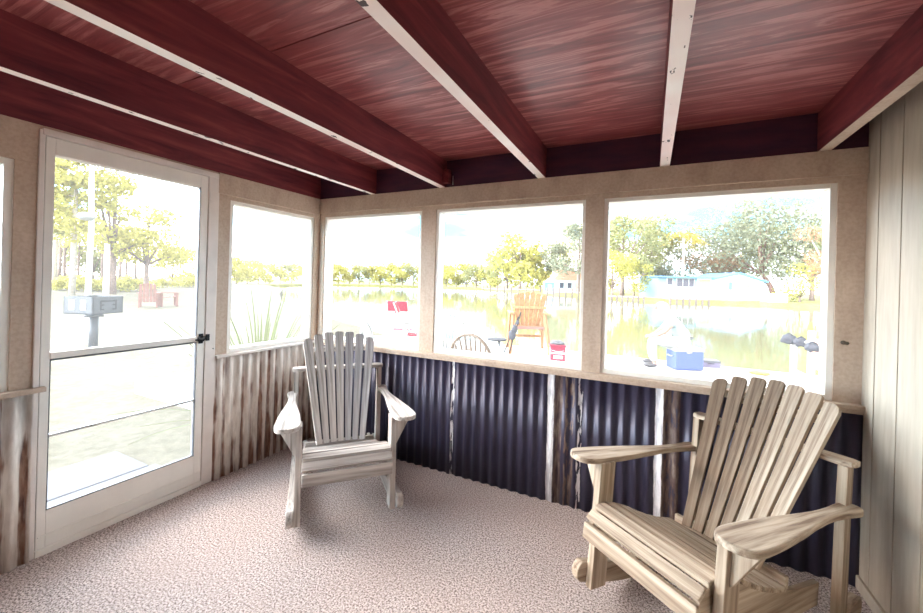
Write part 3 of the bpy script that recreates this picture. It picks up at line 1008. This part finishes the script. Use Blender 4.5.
# ---------------------------------------------------------------- pedestal grill outside the door
gb = on(93, 351, 2, GZ)
dep = (gb - CAM).dot(fwd)
gt, gbm = over(91, 296, gb).z, over(91, 313, gb).z
px_m = dep / FPX
gr_ang = math.atan2(CAM.y - gb.y, CAM.x - gb.x)
gr = tag(empty('pedestal_grill', (gb.x, gb.y, 0), gr_ang), 'grey box grill on a post in the sandy yard outside the screen door', 'grill')
# local +x points to the porch; a corner of the box faces the viewer
hz = (gt - gbm)
a_ = R(42)
sz = .62
bxm = Matrix.Rotation(a_, 4, 'Z')
def gbox(nm, mb, mat): return mb.build(nm, mat, gr)
th = .025
z0, z1 = gbm, gt
w2 = sz * .5
gm = MB()
gm.box((-w2, -w2, z0), (w2, w2, z0 + th), 0, bxm)
for (xa, xb, ya, yb) in ((-w2, w2, -w2, -w2 + th), (-w2, w2, w2 - th, w2), (-w2, -w2 + th, -w2, w2), (w2 - th, w2, -w2, w2)):
    gm.box((xa, ya, z0), (xb, yb, z1), 0, bxm)
gbox('fire_box', gm, M['grill_grey'])
MB().box((-w2 + th, -w2 + th, z1 - .07), (w2 - th, w2 - th, z1 - .055), 0, bxm).build('grate', M['grey_box_paint'], gr)
pm = MB()
nt = MB()
hb_ = z1 - z0
# two pale openings on one face, notched height slots on the other
for q_ in (-.45, .35):
    MB().box((q_ * w2 - .055, -w2 - .004, z0 + hb_ * .25), (q_ * w2 + .055, -w2 + .004, z0 + hb_ * .80), 0, bxm).build('opening', M['pole_white'], gr)
for q_, s in ((-.5, 1), (.5, -1)):
    nt.box((w2 - .004, q_ * w2 - .016, z0 + hb_ * .22), (w2 + .004, q_ * w2 + .016, z0 + hb_ * .80), 0, bxm)
    for e in (.22, .48, .72):
        nt.box((w2 - .004, q_ * w2, z0 + hb_ * e), (w2 + .004, q_ * w2 + s * .07, z0 + hb_ * (e + .08)), 0, bxm)
nt.box((w2 - .004, -.5 * w2, z0 + hb_ * .70), (w2 + .004, .5 * w2, z0 + hb_ * .78), 0, bxm)
nt.build('notch_plate', M['black_metal'], gr)
MB().lathe([(.16, z0 - .07), (.13, z0), (.02, z0)][::1], 12).build('collar', M['grey_box_paint'], gr)
MB().tube([(0, 0, GZ), (0, 0, z0 - .02)], .075, 12).build('post', M['grill_grey'], gr)


# ---------------------------------------------------------------- blade plant by the corner window
pl = tag(empty('blade_plant', (-.93, .12, GZ)), 'tall plant of long green sword-like leaves outside the corner window', 'plant')
rnd = random.Random(3)
for i in range(80):
    an = rnd.uniform(0, 2 * PI)
    lean = abs(rnd.gauss(0, .34))
    L = rnd.uniform(.85, 1.72) * (1 - .15 * lean)
    n_ = 9
    pts = []
    p_ = Vector((math.cos(an) * .05, math.sin(an) * .05, .0)); ang = lean
    for j in range(n_):
        pts.append(p_.copy())
        p_ = p_ + Vector((math.cos(an) * math.sin(ang), math.sin(an) * math.sin(ang), math.cos(ang))) * (L / n_)
        ang += rnd.uniform(.01, .10) * (1 + lean)
    side = Vector((-math.sin(an), math.cos(an), 0))
    wdt = rnd.uniform(.014, .027)
    vs, fs = [], []
    for j, q in enumerate(pts):
        t = j / (n_ - 1)
        ww = wdt * (1 - t ** 2.2) + .001
        vs += [q - side * ww, q + Vector((math.cos(an), math.sin(an), 0)) * .004 - Vector((0, 0, .003)), q + side * ww]
    for j in range(n_ - 1):
        a_ = 3 * j
        fs += [(a_, a_ + 1, a_ + 4, a_ + 3), (a_ + 1, a_ + 2, a_ + 5, a_ + 4)]
    MB().add(vs, fs, 0, True).build('leaf', M['blade_green'], pl)


# ---------------------------------------------------------------- trees
def leaf_cloud(mb, c, r, n, size, rnd, shell=.55):
    c = Vector(c)
    for _ in range(n):
        d = Vector((rnd.gauss(0, 1), rnd.gauss(0, 1), rnd.gauss(0, 1))).normalized()
        k_ = rnd.uniform(shell, 1.0) * (.85 + .3 * noise.noise(d * 2.3 + c))
        p_ = c + Vector((d.x * r[0], d.y * r[1], d.z * r[2])) * k_
        nrm = (d + Vector((rnd.gauss(0, .6), rnd.gauss(0, .6), rnd.gauss(0, .6)))).normalized()
        u = nrm.orthogonal().normalized(); u = (Matrix.Rotation(rnd.uniform(0, 6.28), 3, nrm) @ u); w_ = nrm.cross(u)
        s_ = size * rnd.uniform(.6, 1.3)
        mb.add([p_ - u * s_, p_ + w_ * s_ * .55, p_ + u * s_, p_ - w_ * s_ * .55], [(0, 1, 2, 3)])


def broadleaf(seed, hgt, wid, lmat, lobes=9, leaves=2600, size=.22, trunk=.35, name='tree', bark='bark', lean=0.0):
    rnd = random.Random(seed)
    root = empty(name)
    tr_ = MB()
    h0 = hgt * trunk
    tr_.tube([(0, 0, -.3), (lean * .4, 0, h0 * .5), (lean, 0, h0), (lean * 1.3, .1, hgt * .7)], [hgt * .028, hgt * .022, hgt * .018, hgt * .008], 8)
    cr = MB()
    for i in range(lobes):
        a = 2 * PI * i * 2.618 / 7 + rnd.uniform(-.3, .3)
        q = rnd.uniform(.2, .66) if i else 0
        zc = lerp(h0 * 1.15, hgt * .84, rnd.random()) if i else hgt * .78
        c = Vector((lean * 1.2 + math.cos(a) * wid * .5 * q * 1.25, math.sin(a) * wid * .5 * q * 1.25, zc))
        rr = wid * rnd.uniform(.20, .28)
        leaf_cloud(cr, c, (rr, rr, min(rr * .75, hgt - c.z + .05)), leaves // lobes, size, rnd)
        if i < 6: tr_.tube([(lean, 0, h0 * .95), (lean + (c.x - lean) * .5, c.y * .5, lerp(h0, c.z, .6)), c], [hgt * .012, hgt * .008, hgt * .003], 6)
    tr_.build('trunk', M[bark], root)
    cr.build('crown', M[lmat], root)
    return root


def pine(seed, hgt, lmat, size=.25, leaves=2200, name='pine_tree'):
    rnd = random.Random(seed)
    root = empty(name)
    tr_ = MB().tube([(0, 0, -.3), (.1, 0, hgt * .4), (.05, .1, hgt)], [hgt * .017, hgt * .014, hgt * .004], 8)
    cr = MB()
    for i in range(12):
        z = lerp(hgt * .42, hgt * .98, i / 11)
        a = i * 2.4
        L = lerp(hgt * .22, hgt * .06, i / 11) * rnd.uniform(.7, 1.1)
        c = Vector((math.cos(a) * L * .75, math.sin(a) * L * .75, z))
        tr_.tube([(.05, .05, z - .3), c], [hgt * .005, hgt * .002], 6)
        leaf_cloud(cr, c, (L * .8 + .4, L * .8 + .4, L * .32 + .3), leaves // 12, size, rnd, .2)
    tr_.build('trunk', M['bark_pale'], root)
    cr.build('crown', M[lmat], root)
    return root


def palm(seed, hgt, lmat, name='palm_tree'):
    rnd = random.Random(seed)
    root = empty(name)
    MB().tube([(0, 0, -.3), (.1, 0, hgt * .5), (0, .1, hgt * .78)], [.28, .24, .26], 8).build('trunk', M['bark_pale'], root)
    cr = MB()
    for i in range(70):
        a = rnd.uniform(0, 2 * PI); el = rnd.uniform(-.5, 1.3); L = hgt * rnd.uniform(.20, .30)
        c0 = Vector((0, .1, hgt * .79)); d = Vector((math.cos(a) * math.cos(el), math.sin(a) * math.cos(el), math.sin(el)))
        mid = c0 + d * L * .6; end = c0 + d * L + Vector((0, 0, -L * .25))
        side = Vector((-math.sin(a), math.cos(a), 0))
        for j in range(-4, 5):
            e2 = end + side * j * L * .11 + Vector((0, 0, -abs(j) * .08))
            cr.add([mid - side * .03, mid + side * .03, e2 + side * .06, e2 - side * .06], [(0, 1, 2, 3)])
    cr.build('crown', M[lmat], root)
    return root


def place(o, px, dep, z, label, cat='tree', group=None, s=1.0, rz=0.0):
    p_ = at(px, 290, dep)
    o.location = (p_.x, p_.y, z); o.scale = (s, s, s); o.rotation_euler.z = rz
    if 'group' in o: del o['group']
    tag(o, label, cat, group)
    return o


BZ = -.25
# yard trees beyond the door
place(pine(11, 11.5, 'leaf_yellow', .22, 2400), 72, 27, GZ, 'tall pale pine behind the box grill, seen through the upper screen door panel', 'pine tree')
place(broadleaf(12, 10.5, 6.5, 'leaf_yellow', 11, 3200, .16, .3, 'yard_tree'), 112, 29, GZ, 'big yellow-leaved yard tree beyond the white lamp pole')
place(broadleaf(13, 8.2, 6.2, 'leaf_yellow', 10, 2600, .16, .3, 'yard_tree'), 146, 31, GZ, 'rounded yellow yard tree behind the two red-brown yard chairs')
place(pine(14, 12.0, 'leaf_olive', .22, 2200), 54, 35, GZ, 'olive pine standing farther back at the door frame edge', 'pine tree')
place(broadleaf(15, 11, 8, 'leaf_yellow', 10, 2600, .2, .3, 'yard_tree'), 6, 25, GZ, 'yellow yard tree seen only in the window cut by the photo edge')
place(broadleaf(16, 8, 9, 'leaf_olive', 10, 2600, .22, .2, 'yard_tree'), 92, 46, GZ, 'dark olive yard tree behind the white lamp pole, among slim trunks')
tA = broadleaf(17, 6.2, 9, 'leaf_yellow', 9, 2000, .22, .15, 'bank_tree')
place(tA, 172, 58, GZ, 'low broad yellow tree at the water end of the yard beyond the red-brown chairs')
tB = copy_tree(tA); place(tB, 190, 64, BZ, 'low yellow tree against the latch side of the screen door frame', s=1.05, rz=2)
tC = copy_tree(tA); place(tC, 30, 48, GZ, 'low yellow tree hidden mostly by the post beside the door', s=1.0, rz=4)
# slim bare trunks
slim = empty('slim_tree')
MB().tube([(0, 0, -.2), (.12, .05, 2.4), (.05, 0, 6.2)], [.16, .13, .06], 7).tube([(.1, 0, 3), (.7, .2, 4.6)], [.06, .02], 6).tube([(.1, 0, 3.6), (-.6, -.2, 5.2)], [.06, .02], 6).build('trunk', M['bark'], slim)
cr = MB(); rn = random.Random(5)
for c in ((.1, 0, 6.2), (.7, .2, 5.2), (-.6, -.2, 5.6)): leaf_cloud(cr, c, (1.3, 1.3, 1.0), 110, .18, rn, .2)
cr.build('crown', M['leaf_yellow'], slim)
first = True
for i, (px, d) in enumerate(((58, 40), (65, 42), (71, 39), (79, 43), (103, 41), (113, 38), (119, 42), (127, 40), (136, 44))):
    o = slim if first else copy_tree(slim); first = False
    place(o, px, d, GZ, 'slim brown tree trunk in the shaded row behind the box grill', 'tree', 'slim trunks behind the grill', rn.uniform(.85, 1.1), rn.uniform(0, 6))
# bushes along the yard's far edge
bush = empty('yard_bush')
cr = MB()
for c in ((0, 0, .5), (.9, .2, .45), (-.9, -.1, .45), (.2, .4, .8)): leaf_cloud(cr, c, (.9, .8, .55), 200, .11, rn, .2)
cr.build('foliage', M['leaf_yellow'], bush)
first = True
for px, d in ((56, 33), (70, 34), (84, 33), (99, 34), (114, 33), (128, 35), (142, 38), (165, 46), (182, 50), (196, 52)):
    o = bush if first else copy_tree(bush); first = False
    place(o, px, d, GZ, 'low yellow bush along the far edge of the sandy yard', 'bush', 'bushes edging the yard', rn.uniform(.9, 1.3), rn.uniform(0, 6))
# lamp pole
lp = at(88, 290, 22)
lamp = tag(empty('lamp_pole', (lp.x, lp.y, GZ)), 'tall white pole with a white oval lamp head in the yard', 'lamp pole')
MB().tube([(0, 0, 0), (.05, .05, 4), (.0, .0, 8.6)], [.15, .13, .10], 10).build('pole', M['pole_white'], lamp)
hz_ = over(87, 217, lp).z - GZ
MB().blob((.12, -.2, hz_), .40, 3, 0, 0, (1, 1, .62)).build('lamp_head', M['white_plastic'], lamp)
wp = at(106, 290, 24)
wpo = MB().tube([(0, 0, 0), (0, 0, 3.4)], [.16, .13], 10).build('white_post', M['pole_white']); wpo.location = (wp.x, wp.y, GZ)
tag(wpo, 'short white post beside the lamp pole, just behind the box grill', 'post')


# two red-brown yard chairs
def yard_chair():
    root = empty('yard_chair')
    for i in range(5):
        u = (i - 2) / 2
        MB().box((u * .22 - .045, -.30, .3), (u * .22 + .045, -.27, 1.1 - .06 * abs(u)), 0, Matrix.Rotation(R(12), 4, 'X')).build('back_slat', M['red_brown_wood'], root)
    for i in range(4): MB().box((-.28, -.18 + i * .13, .38 + i * .01), (.28, -.07 + i * .13, .40 + i * .01)).build('seat_slat', M['red_brown_wood'], root)
    for s in (-1, 1):
        MB().box((s * .26, .25, 0), (s * .31, .34, .58)).build('leg', M['red_brown_wood'], root)
        MB().box((s * .26, -.28, 0), (s * .31, -.20, .56)).build('leg', M['red_brown_wood'], root)
        MB().box((s * .24, -.32, .58), (s * .37, .38, .61)).build('armrest', M['red_brown_wood'], root)
    return root


yc = yard_chair()
place(yc, 149, 18.5, GZ, 'red-brown slatted yard chair closer to the box grill', 'yard chair', 'red-brown chairs in the yard', 1.15, R(60))
y2 = copy_tree(yc); place(y2, 168, 19.5, GZ, 'red-brown slatted yard chair closer to the door latch side', 'yard chair', 'red-brown chairs in the yard', 1.15, R(-20))

# far treeline across the water
tl1 = broadleaf(21, 10, 13, 'leaf_yellow', 9, 1500, .42, .18, 'bank_tree')
tl2 = broadleaf(22, 9, 12, 'leaf_yellow', 8, 1400, .42, .15, 'bank_tree')
tl3 = broadleaf(23, 11, 12, 'leaf_olive', 9, 1400, .42, .2, 'bank_tree')
G1 = 'far bank trees beyond the corner windows'
L1 = 'yellow-green tree of the low treeline across the water beyond the corner windows'
first = {0: True, 1: True, 2: True}
tls = [tl1, tl2, tl3]
spec = [(226, 80, 0, .62), (236, 84, 1, .7), (247, 90, 0, .62), (258, 96, 1, .66), (269, 102, 0, .66), (280, 110, 2, .6), (291, 118, 1, .75), (302, 126, 0, .75), (316, 134, 1, .8),
        (328, 138, 0, .82), (338, 142, 1, .85), (349, 146, 0, .82), (359, 148, 2, .74), (369, 150, 1, .9), (380, 150, 0, .95), (391, 148, 1, .95), (402, 148, 0, .98), (413, 150, 2, .85), (425, 148, 1, .95), (436, 146, 0, .9)]
for px, d, ti, s_ in spec:
    o = tls[ti] if first[ti] else copy_tree(tls[ti]); first[ti] = False
    place(o, px, d, BZ, L1, 'tree', G1, s_, (px * 1.7) % 6)
G2 = 'far bank trees in the middle window'
L2 = 'yellow-green treeline tree across the water beyond the cream plastic chair'
for px, d, ti, s_ in ((446, 140, 1, .95), (456, 138, 0, .95), (466, 136, 1, 1.0), (476, 132, 2, .85), (487, 130, 0, 1.0), (497, 126, 1, 1.1)):
    o = copy_tree(tls[ti]); place(o, px, d, BZ, L2, 'tree', G2, s_, (px * 1.3) % 6)
o = copy_tree(tl3); place(o, 507, 112, BZ, 'olive tree where the middle window treeline starts to rise', s=1.25, rz=1)
o = copy_tree(tl1); place(o, 520, 104, BZ, 'large golden tree crown above the tall orange chair', s=1.55, rz=2)
o = copy_tree(tl1); place(o, 540, 108, BZ, 'yellow tree behind the tall orange chair, next to the terracotta roof', s=1.5, rz=4.4)
t5 = broadleaf(25, 18, 13, 'leaf_grey_green', 13, 3600, .32, .25, 'bank_tree')
place(t5, 578, 84, BZ, 'tall pale grey-green tree at the edge of the middle window, beside the terracotta roof')
o = copy_tree(t5); place(o, 556, 100, BZ, 'grey-green tree rising behind the terracotta roof house', s=.8, rz=2.6)

# bank beyond the widest window
t6 = broadleaf(31, 18, 14, 'leaf_olive', 14, 4200, .32, .2, 'bank_tree')
place(t6, 622, 74, BZ, 'tall rounded olive tree at the post side of the widest window')
o = copy_tree(t6); place(o, 645, 86, BZ, 'olive tree between the post and the blue house', s=1.08, rz=2.2)
t7 = broadleaf(32, 9, 8, 'leaf_yellow', 9, 1800, .24, .15, 'bank_tree')
place(t7, 612, 66, BZ, 'lower yellow tree at the water edge beside the post')
o = copy_tree(t7); place(o, 634, 70, BZ, 'yellow bushy tree near the end of the plank dock', s=.8, rz=3)
place(palm(33, 17, 'leaf_gold'), 682, 80, BZ, 'golden palm rising behind the blue house', 'palm tree', rz=.5)
o = broadleaf(34, 14, 13, 'leaf_grey_green', 12, 3200, .32, .2, 'bank_tree'); place(o, 664, 92, BZ, 'grey-green tree behind the flat end of the blue house')
o = broadleaf(35, 11, 14, 'leaf_rust', 11, 2600, .30, .2, 'bank_tree'); place(o, 716, 88, BZ, 'rusty brown-leaved tree behind the gable of the blue house')
t8 = broadleaf(36, 22, 31, 'leaf_grey_green', 26, 12000, .36, .26, 'oak_tree', 'red_brown_wood', -2.6)
place(t8, 776, 82, BZ, 'huge spreading grey-green oak with leaning reddish trunk beside the blue house')
o = broadleaf(37, 22, 18, 'leaf_olive', 14, 4200, .36, .25, 'bank_tree'); place(o, 742, 98, BZ, 'tall olive tree far behind the spreading oak and blue house')
o = broadleaf(38, 13, 9, 'leaf_rust', 9, 1800, .22, .3, 'bank_tree', 'bark_pale'); place(o, 828, 58, BZ, 'rusty tinted tree with pale trunk at the far edge of the widest window')
o = broadleaf(39, 18, 15, 'leaf_olive', 12, 3200, .34, .2, 'bank_tree'); place(o, 812, 78, BZ, 'tall olive tree between the spreading oak and the rusty tinted tree')
o = broadleaf(40, 7, 8, 'leaf_yellow', 8, 1400, .2, .12, 'bank_tree'); place(o, 800, 64, BZ, 'small yellow tree under the branches of the spreading oak')


# ---------------------------------------------------------------- houses across the water
def plane_at(px, dep): p_ = at(px, 290, dep); return Vector((p_.x, p_.y, BZ))


hL, hR = plane_at(658, 66), plane_at(763, 66)
ux = (hR - hL); Lh = ux.length; ux.normalize()
ang = math.atan2(ux.y, ux.x)
hs = tag(empty('house', hL, ang), 'low white and blue house with gable roof on the far bank', 'house')
zf = .45
kx = Lh / 105.0        # metres per px along the front
kz = 66 / FPX


def hx_(px): return (px - 658) * kx


def hz_at(py): return (1.45 - (py - 289) * kz) - BZ


ztop, zbot = hz_at(277.5), 0.0
MB().box((0, 0, 0), (hx_(697), 7, ztop - .1)).build('wall', M['house_blue'], hs)
MB().box((hx_(697), -.05, 0), (hx_(713), 7, ztop - .1)).build('wall', M['house_white'], hs)
apx, apz = hx_(736), hz_at(273)
MB().prism([(hx_(713), 0), (hx_(761), 0), (hx_(761), hz_at(280)), (apx, apz), (hx_(713), hz_at(278.5))], 0, 8, 0, XZ(-.6) @ Matrix.Scale(-1, 4, (0, 0, 1)), 0).build('wall', M['house_white'], hs)
MB().box((-.3, -.7, ztop - .1), (hx_(715), 7.3, ztop + .12)).build('roof', M['roof_blue'], hs)
rf = MB()
for xa, za, xb, zb in ((hx_(711), hz_at(279), apx, apz), (apx, apz, hx_(764), hz_at(281))):
    rf.prism([(xa, za), (xb, zb), (xb, zb + .28), (xa, za + .28)], 0, 8.8, 0, XZ(-1.0) @ Matrix.Scale(-1, 4, (0, 0, 1)))
rf.build('roof', M['roof_blue'], hs)
for xa, xb, ya, yb in ((667, 672, 279, 285.5), (676.5, 682, 279, 287), (682.6, 688, 279, 287), (688.6, 693.5, 279, 287)):
    f_ = MB().box((hx_(xa) - .08, -.08, hz_at(yb) - .08), (hx_(xb) + .08, .02, hz_at(ya) + .08)).build('window', M['house_white'], hs)
    MB().box((hx_(xa), -.11, hz_at(yb)), (hx_(xb), -.06, hz_at(ya))).build('pane', M['window_dark'], f_)
MB().box((hx_(698.5), -.12, hz_at(288)), (hx_(710), -.04, hz_at(279.5))).build('yellow_door', M['yellow_panel'], hs)
for xa, xb, ya, yb in ((720, 725.5, 280.5, 287.5), (742, 746.5, 281, 286)):
    f_ = MB().box((hx_(xa) - .08, -.68, hz_at(yb) - .08), (hx_(xb) + .08, -.58, hz_at(ya) + .08)).build('window', M['roof_blue'], hs)
    MB().box((hx_(xa), -.71, hz_at(yb)), (hx_(xb), -.66, hz_at(ya))).build('pane', M['yellow_panel'], f_)
MB().box((hx_(726.5), -.66, hz_at(289)), (hx_(729.5), -.58, hz_at(281))).build('front_door', M['roof_blue'], hs)
# white boat cover / low wall beyond the gable
bL, bR = plane_at(762, 61), plane_at(788, 59)
du = bR - bL
lw = MB().box((0, 0, 0), (du.length, .5, 1.25), bev=.05).box((-.05, -.05, 1.22), (du.length + .05, .55, 1.34)).build('garden_wall', M['house_white'])
lw.location = bL; lw.rotation_euler.z = math.atan2(du.y, du.x)
tag(lw, 'long low white wall on the far bank beside the gable of the blue house', 'garden wall', kind='thing')
# second house with terracotta roof
aL, aR = plane_at(555, 92), plane_at(584, 92)
du = aR - aL; L2_ = du.length
h2 = tag(empty('house', aL, math.atan2(du.y, du.x)), 'small far house with terracotta roof beside the post of the middle window', 'house')
MB().box((.3, 0, 0), (L2_ - .3, 6, 3.2)).build('wall', M['house_white'], h2)
MB().prism([(-.4, 3.1), (L2_ + .4, 3.1), (L2_ - 1.2, 5.3), (1.2, 5.3)], 0, 7, 0, XZ(-.5) @ Matrix.Scale(-1, 4, (0, 0, 1))).build('roof', M['roof_terracotta'], h2)
for i in range(3):
    f_ = MB().box((1.0 + i * 1.9, -.06, 1.0), (2.1 + i * 1.9, .02, 2.4)).build('window', M['house_blue'], h2)
    MB().box((1.1 + i * 1.9, -.09, 1.1), (2.0 + i * 1.9, -.05, 2.3)).build('pane', M['window_dark'], f_)
# blue shed
sL = plane_at(549, 80)
sh = tag(empty('shed', sL, R(20)), 'small blue boat shed at the far waterside behind the tall orange chair', 'shed')
MB().box((-1, -1, 0), (1, 1, 2.3)).build('wall', M['roof_blue'], sh)
MB().prism([(-1.2, 2.25), (1.2, 2.25), (0, 3.0)], -1.2, 1.2, 0, XZ(0)).build('roof', M['house_white'], sh)
MB().box((-.4, -1.05, 0), (.4, -.98, 1.9)).build('shed_door', M['house_blue'], sh)


# docks
def dock(pxa, pxb, dep, label, n, z=.25, rail=False):
    a_, b_ = plane_at(pxa, dep), plane_at(pxb, dep)
    du = b_ - a_; L_ = du.length
    root = tag(empty('dock', (a_.x, a_.y, 0), math.atan2(du.y, du.x)), label, 'dock')
    MB().box((0, -1, z - .14), (L_, .5, z)).build('deck', M['bark_pale'], root)
    for i in range(n):
        x = lerp(.15, L_ - .15, i / (n - 1))
        MB().tube([(x, -.95, WZ - .6), (x, -.95, z + (.7 if rail else .02))], .16, 7).build('piling', M['dock_wood'], root)
    return root


dock(666, 706, 55, 'plank dock on dark pilings in front of the blue house', 7, .1)
dock(603, 642, 58, 'long low plank dock running to the post of the widest window', 8, .1)
dock(482, 540, 88, 'distant reddish boat dock across the water behind the tall orange chair', 9, .3, True)
dock(545, 590, 70, 'far plank dock with posts below the terracotta roof house', 8, .3, True)

# ---------------------------------------------------------------- light
SKY = .95
wd = bpy.data.worlds.new('sky'); scene.world = wd
wd.use_nodes = True
nt_ = wd.node_tree
bg = nt_.nodes['Background']
tc_ = nt_.nodes.new('ShaderNodeTexCoord')
mp = nt_.nodes.new('ShaderNodeMapping'); mp.inputs['Scale'].default_value = (1.2, 1.2, 4.5)
nz = nt_.nodes.new('ShaderNodeTexNoise'); nz.inputs['Scale'].default_value = 1.6; nz.inputs['Detail'].default_value = 5
rp = nt_.nodes.new('ShaderNodeValToRGB')
rp.color_ramp.elements[0].position = .28; rp.color_ramp.elements[0].color = (.10, .47, .74, 1)
rp.color_ramp.elements[1].position = .54; rp.color_ramp.elements[1].color = (1.0, .935, .885, 1)
nt_.links.new(tc_.outputs['Generated'], mp.inputs['Vector'])
nt_.links.new(mp.outputs['Vector'], nz.inputs['Vector'])
sb_ = nt_.nodes.new('ShaderNodeSeparateXYZ'); nt_.links.new(tc_.outputs['Generated'], sb_.inputs[0])
bd = nt_.nodes.new('ShaderNodeValToRGB'); e_ = bd.color_ramp.elements
e_[0].position = .075; e_[0].color = (0, 0, 0, 1); e_[1].position = .24; e_[1].color = (0, 0, 0, 1)
e2 = e_.new(.12); e2.color = (1, 1, 1, 1); e3 = e_.new(.175); e3.color = (1, 1, 1, 1)
nt_.links.new(sb_.outputs['Z'], bd.inputs['Fac'])
sbm = nt_.nodes.new('ShaderNodeMath'); sbm.operation = 'MULTIPLY_ADD'
sbm.inputs[1].default_value = -.215
nt_.links.new(bd.outputs['Color'], sbm.inputs[0]); nt_.links.new(nz.outputs['Fac'], sbm.inputs[2])
nt_.links.new(sbm.outputs[0], rp.inputs['Fac'])
nt_.links.new(rp.outputs['Color'], bg.inputs['Color'])
gd = nt_.nodes.new('ShaderNodeVectorMath'); gd.operation = 'DOT_PRODUCT'
gd.inputs[1].default_value = Vector((-.80, -.42, .42)).normalized()
nt_.links.new(tc_.outputs['Generated'], gd.inputs[0])
mr = nt_.nodes.new('ShaderNodeMapRange'); mr.interpolation_type = 'SMOOTHSTEP'
mr.inputs['From Min'].default_value = .1; mr.inputs['From Max'].default_value = .95
mr.inputs['To Min'].default_value = SKY; mr.inputs['To Max'].default_value = SKY * 4.5
nt_.links.new(gd.outputs['Value'], mr.inputs['Value'])
sx = nt_.nodes.new('ShaderNodeSeparateXYZ'); nt_.links.new(tc_.outputs['Generated'], sx.inputs[0])
m2 = nt_.nodes.new('ShaderNodeMapRange'); m2.interpolation_type = 'SMOOTHSTEP'
m2.inputs['From Min'].default_value = .40; m2.inputs['From Max'].default_value = .85
m2.inputs['To Min'].default_value = 1.0; m2.inputs['To Max'].default_value = .12
nt_.links.new(sx.outputs['Z'], m2.inputs['Value'])
mu = nt_.nodes.new('ShaderNodeMath'); mu.operation = 'MULTIPLY'
nt_.links.new(mr.outputs['Result'], mu.inputs[0]); nt_.links.new(m2.outputs['Result'], mu.inputs[1])
nt_.links.new(mu.outputs[0], bg.inputs['Strength'])
sun = bpy.data.lights.new('sun', 'SUN')
sun.energy = .45; sun.angle = R(2); sun.color = (1.0, .93, .82)
so = bpy.data.objects.new('sun', sun); col.objects.link(so)
sd = Vector((.62, -.45, .85)).normalized()      # towards the sun
so.rotation_euler = (-sd).to_track_quat('-Z', 'Y').to_euler()
so.location = (10, -10, 20)

vs = scene.view_settings
vs.view_transform = 'Standard'; vs.look = 'None'; vs.gamma = 1.0; vs.use_curve_mapping = False
vs.exposure = 3.05
scene.cycles.max_bounces = 10
scene.cycles.diffuse_bounces = 6
scene.cycles.transparent_max_bounces = 12
scene.cycles.use_denoising = True
